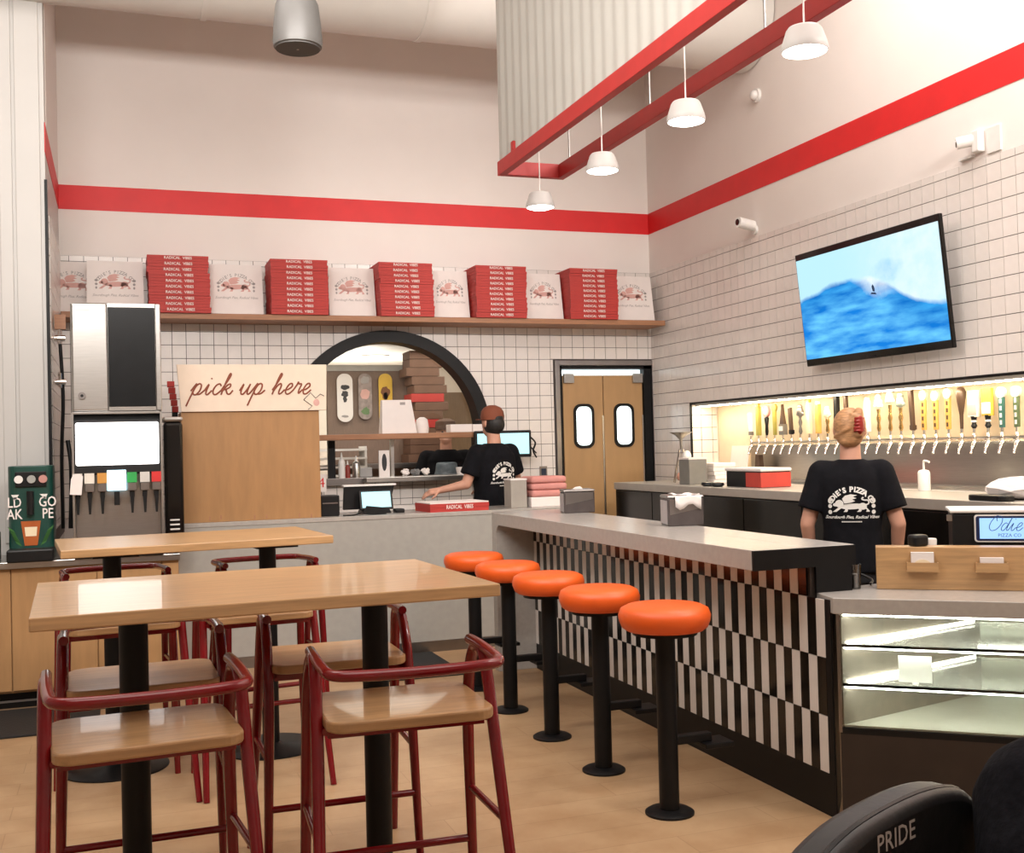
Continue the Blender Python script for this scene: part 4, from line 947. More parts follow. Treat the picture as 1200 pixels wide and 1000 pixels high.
# tap rail
tr = thing('tap_rail', 'long polished steel rail carrying the row of beer taps', 'rail', (XR+.2, 6.5, 1.44))
MB().box(XR+.215, XR+ND-.03, 3.3, 8.0, 1.425, 1.46).build('rail', chrome, tr, world=True, bevel=.004)
tpx = [880, 889, 898.5, 908, 917.5, 927.5, 938, 948.5, 959, 970, 981, 993, 1005, 1017, 1030, 1043.6, 1056, 1070, 1083, 1097, 1111.7, 1127, 1141.5, 1158, 1174.5, 1192]
tys = [onx(p, 520, XR+.13).y for p in tpx]
tap0 = MB().tube(spline([(.09, 0, 0), (.04, 0, 0), (.0, 0, -.005), (-.02, 0, -.045), (-.03, 0, -.075)], 4), [.013]*5+[.014]*4+[.012]*4+[.010]*4, 10).cyl((.0, 0, .0), (.0, 0, .05), .011, n=10).mesh('faucet'); tap0.materials.append(chrome)
for p in tap0.polygons: p.use_smooth = True
olive = mat('olive_handle', (.34, .30, .06), .4); pinkh = mat('pink_badge', (.6, .25, .24), .4); greyh = mat('pewter', (.22, .21, .20), .4, .6)
orangeh = mat('amber_handle', (.75, .40, .10), .4); teal = mat('teal_handle', (.03, .12, .11), .4); dbr = mat('dark_wood_handle', (.07, .04, .025), .4); yel = mat('yellow_handle', (.62, .42, .06), .4); whh = mat('white_handle', (.85, .82, .76), .4)
HZ = 1.49
def handle(y, kind, c1_, c2_, h_, label):
    t = thing('beer_tap', label, 'beer tap', (XR+.135, y, HZ), 0, 'beer taps in the niche')
    fo = bpy.data.objects.new('faucet', tap0); COL.objects.link(fo); fo.parent = t; fo.location = (0, 0, 1.44-HZ)
    MB().cyl((0, 0, 0), (0, 0, .03), .009, n=8).build('ferrule', chrome, t)
    if kind == 'column':
        MB().box(-.016, .016, -.019, .019, .03, h_*.92).build('grip', c1_, t, bevel=.003); MB().box(-.012, .012, -.015, .015, h_*.92, h_).build('cap', c2_, t, bevel=.003)
    elif kind == 'round':
        MB().lathe([(.009, .03), (.014, .06), (.012, h_*.4), (.02, h_*.62), (.01, h_*.66)], n=12).build('grip', c1_, t, smooth=True); MB().cyl((-.012, 0, h_*.82), (.012, 0, h_*.82), .045, n=22).build('badge', c2_, t); MB().cyl((-.014, 0, h_*.82), (-.012, 0, h_*.82), .024, n=16).build('emblem', whh, t)
    elif kind == 'paddle':
        b = MB().prism([(-.016, .03), (.016, .03), (.021, h_*.75), (-.021, h_*.75)], 'x', -.009, .009); b.build('grip', c1_, t, bevel=.002)
        MB().cyl((-.010, 0, h_*.85), (.010, 0, h_*.85), .033, n=20).build('head', c2_, t)
        for k in range(4): MB().cbox((-.0098, 0, .06+k*h_*.15), (.0015, .016, h_*.09)).build('lettering_block', c2_ if c1_ is not orangeh else dbr, t)
    elif kind == 'sign':
        MB().lathe([(.01, .03), (.02, .045), (.013, .06), (.016, .085), (.02, h_*.4)], n=12).build('stem', black_p, t, smooth=True); MB().cyl((0, 0, .068), (0, 0, .08), .018, n=12).build('ring', whh, t)
        MB().box(-.012, .012, -.041, .041, h_*.38, h_).build('plaque', c1_, t, bevel=.004); MB().box(-.0135, -.012, -.035, .035, h_*.43, h_*.68).build('plaque_print', c2_, t)
    elif kind == 'figure':
        MB().lathe([(.008, .03), (.015, .05), (.009, .09), (.016, .12), (.009, .15), (.013, h_*.65)], n=12).build('grip', c1_, t, smooth=True)
        b = MB().ell((0, 0, h_*.8), (.026, .034, .04), 12, 8); b.ell((0, 0, h_*.95), (.02, .024, .02), 10, 7); b.ell((0, .03, h_*.74), (.012, .018, .016), 8, 6); b.ell((0, -.03, h_*.74), (.012, .018, .016), 8, 6); b.build('carved_head', c2_, t, smooth=True)
    elif kind == 'rocket':
        MB().box(-.02, .02, -.032, .032, .03, h_*.42).build('base_block', c2_, t, bevel=.003); MB().prism([(-.03, h_*.42), (.03, h_*.42), (.012, h_*.7), (0, h_), (-.012, h_*.7)], 'x', -.012, .012).build('spear', c1_, t); MB().box(-.0215, -.02, -.026, .026, .06, h_*.36).build('label_print', whh, t)
    elif kind == 'bat':
        MB().lathe([(.010, .03), (.012, h_*.4), (.026, h_*.7), (.033, h_*.88), (.02, h_*.98), (.004, h_)], n=14).build('grip', c1_, t, smooth=True)
    elif kind == 'slant':
        MB().prism([(-.012, .03), (.014, .03), (.032, h_*.97), (.0, h_)], 'x', -.012, .012).build('grip', c1_, t, bevel=.003); MB().cbox((0, .0, .05), (.03, .034, .03)).build('base_block', c2_, t)
spec = [('slant', whh, greyh, .22, 'white slanted beer tap at the far left end of the row'), ('column', olive, yel, .29, 'tall olive square beer tap'), ('round', black_p, pinkh, .27, 'black beer tap with round pink badge'), ('paddle', olive, olive, .29, 'olive paddle beer tap with rounded head'),
 ('rocket', dbr, greyh, .27, 'dark pointed beer tap with white label'), ('slant', dbr, black_p, .24, 'dark slanted beer tap left of the grey figure'), ('figure', greyh, greyh, .25, 'grey sculpted beer tap'), ('column', cream, yel, .29, 'slim pale yellow beer tap'),
 ('column', orangeh, whh, .27, 'amber beer tap with white top left of the woman'), ('figure', brass, cream, .22, 'short gold figure beer tap close to the woman\'s head'), ('column', black_p, cream, .34, 'tall black square beer tap above the woman\'s head'), ('slant', dbr, black_p, .34, 'dark slanted beer tap rising behind the woman\'s hair'),
 ('column', whh, whh, .2, 'white beer tap hidden behind the woman\'s head'), ('column', whh, whh, .27, 'plain white slab beer tap right of the woman'), ('figure', brass, whh, .28, 'gold beer tap with pale head, first of three'), ('figure', brass, whh, .32, 'tallest gold beer tap with pale carved head, second of three'), ('figure', brass, mat('sage', (.35, .42, .36), .5), .28, 'gold beer tap with sage green head, third of three'),
 ('slant', dbr, dbr, .30, 'tall dark slanted beer tap before the amber paddles'), ('paddle', orangeh, cream, .30, 'amber paddle beer tap with cream ring, first of three'), ('paddle', orangeh, cream, .29, 'amber paddle beer tap with cream ring, second of three'), ('paddle', orangeh, cream, .30, 'amber paddle beer tap with cream ring, third of three'), ('bat', dbr, dbr, .29, 'brown bat shaped beer tap'),
 ('sign', whh, printpink, .26, 'white square plaque beer tap on black stem'), ('sign', yel, whh, .27, 'yellow and white square plaque beer tap on black stem'), ('paddle', teal, whh, .28, 'teal paddle beer tap with white ring'), ('paddle', mat('green_handle', (.08, .12, .06), .4), whh, .28, 'green paddle beer tap at the right edge')]
for y, sp_ in zip(tys, spec): handle(y, *sp_)
# things on the back bar
def bbp(px, X=4.5): return onx(px, 560, X).y
y_ = bbp(885, 4.4); rb_ = thing('condiment_box', 'black box with red end panel and white lid on the back bar', 'box', (4.42, y_, BBZ))
MB().box(-.12, .12, -.24, .24, 0, .115).build('box_body', black_p, rb_, bevel=.004); MB().box(-.124, .124, -.242, -.04, .004, .108).build('red_panel', mat('red_panel', (.5, .05, .035), .5), rb_); MB().box(-.13, .13, -.25, .25, .115, .14).build('lid', cardwhite, rb_, bevel=.01)
y_ = bbp(811, 4.35); nb_ = thing('menu_bin', 'grey square bin on the left end of the back bar', 'bin', (4.36, y_, BBZ))
MB().box(-.08, .08, -.085, .085, 0, .2).build('bin_body', mat('bin_grey', (.2, .19, .17), .5), nb_, bevel=.004); MB().box(-.082, .082, -.087, .087, .2, .215).build('rim', cardwhite, nb_)
y_ = bbp(838, 4.6)
for k in range(5):
    o = MB().box(-.1, .1, -.13, .13, 0, .032).build('napkin_stack', cardwhite, bevel=.004); o.location = (4.62+random.uniform(-.01, .01), y_+random.uniform(-.01, .01), BBZ+k*.033)
    tag(o, ['bottom', 'second', 'middle', 'fourth', 'top'][k]+' bundle of white napkins in the pile on the back bar', 'napkins', 'napkin bundles on the back bar')
for k, (px, w_) in enumerate(((858, .2), (868, .22))):
    y_ = bbp(px, 4.9); o = MB().box(-.006, .006, -w_/2, w_/2, 0, .30).build('menu_board', cardwhite); o.location = (4.93-k*.05, y_, BBZ); o.rotation_euler = (0, R(8), 0)
    tag(o, ['white menu board leaning behind the napkins', 'white menu board leaning right of the other, behind the black box'][k], 'menu board')
y_ = bbp(880, 4.9); tag(MB().prism([(-.05, 0), (.05, 0), (.02, .22), (-.03, .22)], 'x', -.02, .02).build('bottle_opener_stand', dbr), 'small dark wedge stand beside the leaning menu boards', 'stand').location = (4.95, y_-.05, BBZ)
y_ = bbp(793, 4.45); gs = thing('glass_stand', 'tall wire stand with glassware at the far end of the back bar', 'stand', (4.5, y_, BBZ))
for a in range(4):
    an = a*math.pi/2+.4; MB().tube([(.09*math.cos(an), .09*math.sin(an), 0), (.02*math.cos(an), .02*math.sin(an), .28)], .006, 6).build('wire_leg', steel, gs)
MB().lathe([(.01, .28), (.012, .36), (.05, .40), (.09, .42), (.10, .425), (.05, .41), (.02, .39)], n=18).build('bowl', steel, gs, smooth=True); MB().ell((0, 0, .05), (.05, .05, .04), 12, 8).build('rose_glass', mat('rose_glass', (.6, .3, .22), .2), gs, smooth=True); MB().ell((.02, -.06, .22), (.04, .035, .05), 10, 7).build('white_cup', white_pl, gs, smooth=True)
for k, px in enumerate((833, 845)):
    y_ = bbp(px, 4.25); tag(MB().lathe([(.03, 0), (.05, .012), (.045, .03), (.01, .035)], n=16).build('coaster_holder', black_p, smooth=True), ['small black coaster pot left of its twin on the back bar', 'small black coaster pot touching the black and red box'][k], 'coaster pot').location = (4.22, y_, BBZ)
y_ = bbp(1083, 4.85); sb_ = thing('soap_bottle', 'white pump soap bottle under the taps', 'bottle', (4.72, onx(1083, 565, 4.72).y, BBZ))
MB().lathe([(.034, 0), (.037, .005), (.037, .11), (.03, .125), (.014, .13)], n=20).build('bottle_body', whh, sb_, smooth=True); MB().tube(spline([(0, 0, .13), (0, 0, .175), (-.0, -.01, .185), (0, -.05, .178)], 3), .007, 8).build('pump', whh, sb_, smooth=True)
y_ = onx(1188, 572, 4.35).y; pbg = thing('white_packages', 'white paper packages at the right end of the back bar', 'packages', (4.4, y_, BBZ))
b = MB().ell((0, 0, .05), (.15, .2, .06), 14, 9); b.v = [(x+random.uniform(-.012, .012), y+random.uniform(-.012, .012), max(0, z+random.uniform(-.01, .01))) for x, y, z in b.v]; b.build('paper_wrap', cardwhite, pbg); MB().box(-.05, .1, -.25, -.05, .06, .12).build('paper_fold', cardwhite, pbg, bevel=.01)
tag(MB().prism(rrect(.10, .26, .04, 5), 'z', 0, .03).build('black_tray', black_p, bevel=.006), 'small black oval tray before the white packages', 'tray').location = (4.20, onx(1165, 580, 4.22).y, BBZ)
# ------------------------------------------------------------------ display case (turned 40 degrees to the bar)
CA = R(-40); CZ = .862
dc = thing('display_case', 'lit glass display case with grey counter top and dark base', 'display case', (2.622, 3.685, 0), CA)
CL, CD = 1.5, .75    # length to the right, depth
ty = math.tan(R(40))  # bar wall direction in case coordinates: going back along +Y world
def bl(n): return -n*math.tan(R(40))*0 + n*math.sin(R(-40))/math.cos(R(40))   # left limit following the bar wall
LU = .53
def cpoly(a, e, back): return [(a, e), (CL, e), (CL, CD-back), (a+LU*(CD-back)/CD, CD-back)]
MB().prism(cpoly(.004, 0, 0), 'z', 0, .335).build('base', dkbrown, dc)
MB().prism(cpoly(.004, 0, 0), 'z', .335, .358).build('deck_frame', black_m, dc)
MB().prism(cpoly(.02, .015, .03), 'z', .358, .366).build('deck', mat('pale_deck', (.66, .66, .58), .2, var=.03), dc)
MB().prism([(-.008, -.02), (CL+.02, -.02), (CL+.02, CD+.05), (.45, CD+.05), (-.11, .19)], 'z', .80, CZ).build('counter_top', quartz, dc, bevel=.003)
cside = mat('case_side', (.26, .23, .19), .25, var=.08)
MB().prism([(.006, .012), (.018, .012), (LU+.012, CD-.03), (LU, CD-.03)], 'z', .366, .80).build('side_wall', cside, dc)
MB().box(LU, CL, CD-.03, CD-.02, .366, .80).build('back_door', mat('mirror_door', (.40, .43, .37), .1, .8, var=.05), dc)
MB().box(.72, .75, CD-.05, CD-.03, .366, .80).build('door_rail', steel, dc)
MB().box(.004, CL, .004, .010, .358, .80).build('front_glass', glass, dc)
MB().box(.0, .012, -.002, .014, .34, .80).build('corner_post', steel_d, dc)
shg = bpy.data.materials.new('frosted_shelf'); shg.use_nodes = True; b_ = shg.node_tree.nodes['Principled BSDF']
b_.inputs['Base Color'].default_value = (.90, .92, .87, 1); b_.inputs['Roughness'].default_value = .1; b_.inputs['Alpha'].default_value = .35
nzs = shg.node_tree.nodes.new('ShaderNodeTexNoise'); nzs.inputs['Scale'].default_value = 6
mr = shg.node_tree.nodes.new('ShaderNodeMapRange'); mr.inputs[3].default_value = .28; mr.inputs[4].default_value = .45
shg.node_tree.links.new(nzs.outputs['Fac'], mr.inputs[0]); shg.node_tree.links.new(mr.outputs[0], b_.inputs['Alpha'])
for z in (.522, .674):
    sh = MB().prism(cpoly(.03, .02, .06), 'z', z-.004, z+.004).build('glass_shelf', shg, dc)
    MB().box(.018, CL, .012, .02, z-.006, z+.005).build('shelf_edge', black_m, sh)
    MB().box(.02, CL, .021, .028, z-.014, z-.006).build('shelf_light', ledcool, sh)
    MB().prism([(.036, .03), (.046, .03), (LU-.01, CD-.06), (LU-.02, CD-.06)], 'z', z+.004, z+.012).build('side_light', ledcool, sh)
MB().box(.02, CL, .02, .03, .788, .798).build('top_light', ledcool, dc)
MB().box(LU, CL, CD-.06, CD-.05, .785, .795).build('rear_light', ledcool, dc)
pc = thing('price_card', 'small blank white card standing on a case shelf', 'card', (0, 0, 0))
for px, py in ((1073, 803),):
    q = onz(px, 802, .527); pc.location = (q.x, q.y, .5275); pc.rotation_euler = (0, 0, CA)
    k = (Vector(q)-Vector((0, 0, H))).length/FPX
    MB().box(-17*k, 17*k, -.002, .002, .006, 30*k).build('card_face', mat('bright_card', (.9, .9, .86), .6, var=.01), pc); MB().box(-.012, .012, -.02, .02, 0, .006).build('card_foot', white_pl, pc)
# wooden ledge box on the case
le = thing('wooden_card_holder', 'oak counter screen with two card pockets on the display case', 'card holder', (2.905, 3.80, CZ), R(-37))
MB().box(0, 1.0, 0, .09, 0, .172).build('screen_box', wood, le, bevel=.003)
for k, (px, py) in enumerate(((1081, 665), (1162, 665))):
    d = ray(px, py); # intersection with the front plane of the holder
    nrm = Vector((math.sin(R(37)), math.cos(R(37)), 0)); t = (le.location-Vector((0, 0, H))).dot(nrm)/d.dot(nrm)
    p = Vector((0, 0, H))+d*t; uu = (p-le.location).dot(Vector((math.cos(R(37)), -math.sin(R(37)), 0)))
    po_ = MB().box(uu-.06, uu+.06, -.03, -.026, .075, .112).box(uu-.06, uu+.06, -.026, 0, .075, .08).box(uu-.06, uu-.056, -.026, 0, .08, .112).box(uu+.056, uu+.06, -.026, 0, .08, .112).build('card_pocket', wood, le)
    cdp = thing('business_cards', ['stack of white cards with a curled front card in the left wooden pocket', 'stack of white cards lying level in the right wooden pocket'][k], 'cards', le.matrix_basis @ Vector((uu, -.013, .0805)), R(-37))
    MB().box(-.043, .043, -.010, .010, 0, .072 if k == 0 else .052).build('cards', cardwhite, cdp)
    if k == 0: MB().prism([(-.034, 0)]+[(-.034*math.cos(R(180*j/8)), .02+.024*math.sin(R(180*j/8))) for j in range(9)]+[(.034, 0)], 'y', -.0125, -.0102).build('front_card', cream, cdp)
lw = lambda u, n, z: le.matrix_basis @ Vector((u, n, z))
le_m = Matrix.Translation(le.location) @ Matrix.Rotation(R(-37), 4, 'Z')
def lep(px, py, n):   # point on top of the holder
    q = onz(px, py, CZ+.172); return q
q = lep(1081, 637, 0); tag(MB().prism(rrect(.072, .06, .018, 5), 'z', 0, .046).build('card_terminal', black_p, bevel=.01), 'small black card terminal on the wooden holder', 'card terminal').location = le_m @ Vector((.165, .045, .1722))
tag(MB().lathe([(.024, 0), (.027, .06), (.025, .066), (.004, .067)], n=18).build('tip_cup', white_pl, smooth=True), 'small white cup behind the black card terminal', 'cup').location = le_m @ Vector((.215, .128, .13))
tag(MB().box(-.09, .09, -.035, .04, 0, .128).build('wood_block', wood), 'low oak block behind the wooden holder under the white cup', 'block').location = le_m @ Vector((.215, .135, .0005)); bpy.data.objects['wood_block'].rotation_euler = (0, 0, R(-37))
# register display
rg = thing('customer_display', 'black register with blue lit customer display reading Odies', 'register', le_m @ Vector((.42, .35, 0)), R(-37))
MB().box(-.105, .48, -.06, .20, 0, .29).build('register_body', black_p, rg, bevel=.012)
MB().box(-.115, .49, -.07, .21, .29, .303).build('white_top', white_pl, rg, bevel=.004)
MB().prism(rrect(.30, .115, .012, 4, .13, .225), 'y', -.072, -.06).build('display_frame', white_pl, rg)
MB().prism(rrect(.288, .103, .009, 4, .13, .225), 'y', -.0735, -.072).build('display_border', mat('navy_border', (.01, .02, .08), .3), rg)
MB().box(-.0, .26, -.0745, -.0735, .182, .268).build('display_screen', screen_b, rg)
cursive("Odie's", .034, .0016, shear=.35).xf(Matrix.Translation((.115, -.0752, .215)) @ FACE_CAM).build('script_lettering', mat('screen_ink', (.02, .08, .30), .5), rg)
glyphs('PIZZA CO', .020).xf(Matrix.Translation((.115, -.0751, .196)) @ FACE_CAM).build('lettering', MATS['screen_ink'], rg)
MB().box(-.125, -.105, -.05, -.02, .255, .28).build('hinge', steel, rg)
# water glass and black cable beside the bar end
q = onz(995, 686, CZ); wg = thing('water_glass', 'clear plastic cup beside the black bar end', 'glass', (2.845, 3.86, CZ))
MB().lathe([(.022, 0), (.026, .10), (.024, .10), (.021, .004)], n=18).build('cup_wall', glassmat('cup_glass', (.85, .85, .85), .25), wg, smooth=True); MB().lathe([(.019, .004), (.022, .06), (.001, .061)], n=16).build('ice_water', mat('ice_water', (.5, .5, .48), .1), wg, smooth=True)
tag(MB().tube(spline([(-.05, .02, .008), (-.02, .05, .03), (.03, .05, .04), (.05, .0, .02), (.02, -.03, .008)], 5), .006, 6).build('coiled_cable', black_p, smooth=True), 'black coiled cable behind the clear cup at the bar end', 'cable').location = (2.93, 3.93, CZ)

# ------------------------------------------------------------------ things on the bar
def napkin_box(label, px, py, W_, D_, Hh, rz, loose):
    q = onz(px, py, BZ); t = thing('napkin_dispenser', label, 'napkin dispenser', (q.x, q.y+D_*.3, BZ), rz, 'napkin dispensers on the bar')
    dks = mat('smoked_plastic', (.075, .062, .06), .18, var=.15)
    MB().box(-W_/2, W_/2, -D_/2, D_/2, 0, Hh*.86).build('case', dks, t, bevel=.006)
    MB().box(-W_/2-.003, W_/2+.003, -D_/2-.003, D_/2+.003, Hh*.86, Hh*.97).build('cover', steel_d, t, bevel=.012)
    MB().box(-W_/2-.002, -W_/2+.0, -D_/2+.012, D_/2-.012, .01, Hh*.8).build('side_window', mat('grey_napkins', (.42, .38, .38), .5), t)
    MB().flat([(-W_/2+.01, Hh*.35), (W_/2-.01, Hh*.55), (W_/2-.01, Hh*.84), (-W_/2+.01, Hh*.84)], 'y', -D_/2-.0012).build('front_window', steel_d, t)
    b = MB()
    if loose:
        n = 7; vs = []
        for j in range(n):
            for i in range(n):
                x = -W_*.30+W_*.72*i/(n-1); s_ = j/(n-1)
                if s_ < .6: p = (x, -D_*.5+D_*(1-s_/.6)*.9, Hh*.985+.006*math.sin(i*1.7+j))
                else: p = (x, -D_*.5-.012-.004*math.sin(i*2.), Hh*.985-(s_-.6)/.4*Hh*(.38+.1*math.sin(i*1.3)))
                vs.append(p)
        b.add(vs, [(j*n+i, j*n+i+1, (j+1)*n+i+1, (j+1)*n+i) for j in range(n-1) for i in range(n-1)])
        o = b.build('loose_napkin', cardwhite, t, smooth=True); so = o.modifiers.new('s', 'SOLIDIFY'); so.thickness = .004
    else:
        MB().prism([(-.03, Hh*.97), (.04, Hh*.97), (.02, Hh*1.08), (-.01, Hh*1.05)], 'y', -.01, .01).build('napkin_tip', cardwhite, t)
    return t
napkin_box('smoked napkin dispenser on the far part of the bar near the door', 680, 601, .20, .15, .155, R(-12), False)
napkin_box('napkin dispenser with a loose white napkin draped on top, mid bar', 805, 616, .19, .17, .165, R(-14), True)
q = ony(608, 592, 8.05); cb = thing('cutlery_bin', 'grey square bin beside the pink cloths on the counter', 'bin', (q.x, 8.1, PZ))
MB().box(-.065, .065, -.06, .10, 0, .21).build('bin_body', mat('putty', (.36, .33, .29), .5), cb, bevel=.004); MB().box(-.067, .067, -.062, .102, .21, .222).build('rim', cardwhite, cb)
q = ony(639, 592, 8.05)
tag(MB().box(-.15, .15, -.12, .14, 0, .075).build('white_carton', cardwhite, bevel=.004), 'white flat carton under the pink folded cloths', 'carton').location = (q.x+.025, 8.14, PZ)
for k in range(3):
    o = MB().box(-.145, .15, -.12, .12, 0, .052).build('folded_cloth', pinkc, bevel=.02, seg=3); o.location = (q.x+.025+[.0, .005, -.004][k], 8.14, PZ+.0755+k*.053); o.rotation_euler = (0, 0, R([1, -2, 2][k]))
    tag(o, ['bottom', 'middle', 'top'][k]+' pink folded cloth in the pile on the counter', 'cloth', 'pink folded cloths')
o = copy_tree(bx); q = ony(536, 597, 7.95); o.location = (q.x, 8.1, PZ+.0005); o.rotation_euler = (0, 0, R(3)); o.scale = (1, 1, 1.35); tag(o, 'single red pizza box with white lid lying on the pick up counter', 'pizza box')
lid = MB().box(-BW/2, BW/2, -BD/2, BD/2, BH, BH+.006).build('white_lid', cardwhite, o)

# ------------------------------------------------------------------ mobility seat at the lower right
ms = thing('mobility_seat', 'black padded mobility chair seat back lettered PRIDE at lower right', 'mobility chair', (1.205, 1.60, 0), R(22))
vin = mat('black_vinyl', (.008, .008, .0085), .45, var=.2, bump=.1, scale=40)
prof = [(-.255, .50), (-.268, .66), (-.258, .745), (-.215, .80), (-.12, .835), (.0, .85), (.15, .85), (.27, .825), (.325, .76), (.338, .66), (.325, .50)]
pp_ = [(p.x, p.y) for p in spline([(a, c, 0) for a, c in prof], 4)]
MB().prism(pp_, 'y', -.035, .05).build('seat_back', vin, ms, bevel=.022, seg=4, smooth=True)
MB().tube([(x*.985, -.012, z*.995+.002) for x, z in pp_], .006, 6).build('piping', black_p, ms)
MB().prism(rrect(.46, .44, .08, 6, 0, .26), 'z', .44, .53).build('seat_cushion', vin, ms, bevel=.03, seg=3)
MB().cyl((0, .24, .12), (0, .24, .44), .035).build('seat_post', black_m, ms)
MB().box(-.22, .22, -.1, .75, .08, .16).build('chassis', black_p, ms, bevel=.03)
for x in (-.25, .25):
    for y in (0, .66): MB().cyl((x-.03, y, .11), (x+.03, y, .11), .11, n=24).build('wheel', black_p, ms)
glyphs('PRIDE', .046, bold=.0004, space=1.05).xf(Matrix.Translation((.005, -.0362, .806)) @ FACE_CAM).build('lettering', mat('silver_badge', (.42, .40, .38), .4), ms)
jk = thing('black_jacket', 'black knitted jacket draped over the right side of the mobility seat', 'jacket', (1.415, 1.47, -.18), R(22))
b = MB()
b.cap((-.06, -.02, .52), (-.045, -.02, .83), .10, .075); b.cap((.03, -.02, .5), (.05, .0, .93), .14, .10); b.cap((.14, .0, .52), (.16, .02, .97), .15, .14); b.cap((-.08, -.02, .80), (.16, .02, .98), .07, .15); b.cap((-.07, -.06, .50), (-.02, -.05, .78), .05, .045); b.cap((.05, -.1, .48), (.09, -.08, .86), .05, .04)
def remesh(mb, vox, smooth=4, name='m'):
    me = mb.mesh(name); o = bpy.data.objects.new('tmp', me); COL.objects.link(o)
    r_ = o.modifiers.new('r', 'REMESH'); r_.mode = 'VOXEL'; r_.voxel_size = vox
    if smooth: s_ = o.modifiers.new('s', 'SMOOTH'); s_.iterations = smooth; s_.factor = .5
    dg = bpy.context.evaluated_depsgraph_get(); dg.update()
    out = bpy.data.meshes.new_from_object(o.evaluated_get(dg)); out.name = name
    bpy.data.objects.remove(o); bpy.data.meshes.remove(me)
    for p in out.polygons: p.use_smooth = True
    return out
link('jacket_body', remesh(b, .012, 5), mat('black_knit', (.005, .005, .007), .95, var=.4, scale=70, bump=.3, spec=.12), jk)

# ------------------------------------------------------------------ people
def hand(b, wrist, d, palm_n, s=1.0, curl=.5):
    d = Vector(d).normalized(); pn = Vector(palm_n).normalized(); side = d.cross(pn).normalized(); w_ = Vector(wrist)
    b.cap(w_, w_+d*.075*s, .026*s, .03*s); b.cap(w_+d*.03*s+side*.018*s, w_+d*.08*s+side*.022*s, .02*s, .02*s); b.cap(w_+d*.03*s-side*.018*s, w_+d*.08*s-side*.022*s, .02*s, .02*s)
    for k, (off, ln) in enumerate(((.032, .068), (.011, .078), (-.011, .072), (-.032, .056))):
        p = w_+d*.09*s+side*off*s; q = p+(d+pn*curl*.5).normalized()*ln*.5*s; r_ = q+(d+pn*curl*1.4).normalized()*ln*.5*s
        b.cap(p-d*.02*s, q, .0095*s, .009*s, 8); b.cap(q, r_, .009*s, .0078*s, 8)
    p = w_+d*.03*s+side*.03*s; q = p+(d*.6+side+pn*.3).normalized()*.04*s; b.cap(p, q, .013*s, .011*s, 8); b.cap(q, q+(d+side*.3+pn*.5).normalized()*.035*s, .011*s, .009*s, 8)
def person(name, label, loc, rz, hgt, arms, wide=1.0, shirt_m=shirt):
    k = hgt/1.75
    t = thing(name, label, 'person', loc, rz)
    b = MB()
    V = lambda x, y, z: (x*k, y*k, z*k)
    # head and face, neck
    b.ell(V(0, .0, 1.645), (.077*k, .095*k, .105*k), 18, 12); b.ell(V(0, .035, 1.59), (.055*k, .06*k, .065*k), 14, 9)
    b.cap(V(0, .088, 1.645), V(0, .108, 1.612), .010*k, .014*k, 8); b.cap(V(-.03, .085, 1.668), V(.03, .085, 1.668), .012*k, .012*k, 8); b.cap(V(-.018, .092, 1.568), V(.018, .092, 1.568), .009*k, .009*k, 8)
    for s in (-1, 1): b.ell(V(s*.08, -.005, 1.635), (.012*k, .022*k, .032*k), 8, 6)
    b.cap(V(0, -.02, 1.44), V(0, -.008, 1.56), .060*k, .055*k)
    b.loft([(0, 0, z*k, rx*k*wide, ry*k, pw) for z, rx, ry, pw in ((.88, .14, .10, 2.3), (.98, .165, .115, 2.4), (1.10, .14, .10, 2.3), (1.28, .165, .115, 2.4), (1.40, .165, .10, 2.3), (1.46, .10, .075, 2.1))])
    for s in (-1, 1):
        b.cap(V(s*.09, 0, .92), V(s*.095, .01, .50), .085*k, .056*k); b.cap(V(s*.095, .01, .50), V(s*.10, -.02, .09), .054*k, .036*k); b.cap(V(s*.10, -.03, .05), V(s*.11, .15, .035), .042*k, .034*k)
    sh = MB()
    sh.loft([(0, -.004*k, z*k, rx*k*wide, ry*k, pw) for z, rx, ry, pw in ((.86, .192, .135, 2.6), (.95, .188, .133, 2.6), (1.10, .178, .124, 2.5), (1.28, .196, .132, 2.6), (1.38, .192, .122, 2.5), (1.445, .14, .098, 2.3), (1.478, .082, .078, 2.1))])
    for s, (el, wr_, pn, crl) in zip((-1, 1), arms):
        S0 = Vector(V(s*.178*wide, -.01, 1.405)); E0 = Vector(V(*el)); W0 = Vector(V(*wr_))
        b.cap(S0, E0, .052*k, .041*k); b.cap(E0, W0, .040*k, .027*k); hand(b, W0, W0-E0, pn, k, crl)
        M0 = S0.lerp(E0, .72); sh.cap(Vector(V(s*.13*wide, -.008, 1.41)), S0, .064*k, .073*k); sh.tube([S0.lerp(E0, -.02), S0.lerp(E0, .3), M0], [.074*k, .075*k, .078*k], 18)
    body = link('body', remesh(b, .0085, 2, 'body'), skin, t)
    tee = link('t_shirt', remesh(sh, .009, 4, 'tee'), shirt_m, t)
    pa_ = MB(); pa_.loft([(0, 0, z*k, rx*k*wide, ry*k, 2.4) for z, rx, ry in ((.80, .172, .125), (.90, .18, .13), (.98, .172, .122))])
    for s in (-1, 1): pa_.tube([V(s*.088, 0, .92), V(s*.092, .005, .7), V(s*.096, .01, .48), V(s*.10, -.01, .10)], [.098*k, .09*k, .074*k, .062*k], 18)
    link('trousers', remesh(pa_, .011, 2, 'trousers'), trouser, t)
    for s in (-1, 1):
        f_ = MB(); f_.cap(V(s*.10, -.035, .055), V(s*.112, .165, .045), .05*k, .042*k); f_.v = [(x, y, max(0, z)) for x, y, z in f_.v]; f_.build('shoe', black_p, t, smooth=True)
        MB().ell(V(s*.03, .086, 1.645), (.011*k, .008*k, .008*k), 8, 6).build('eye', darkprint, t, smooth=True)
    return t, tee, k
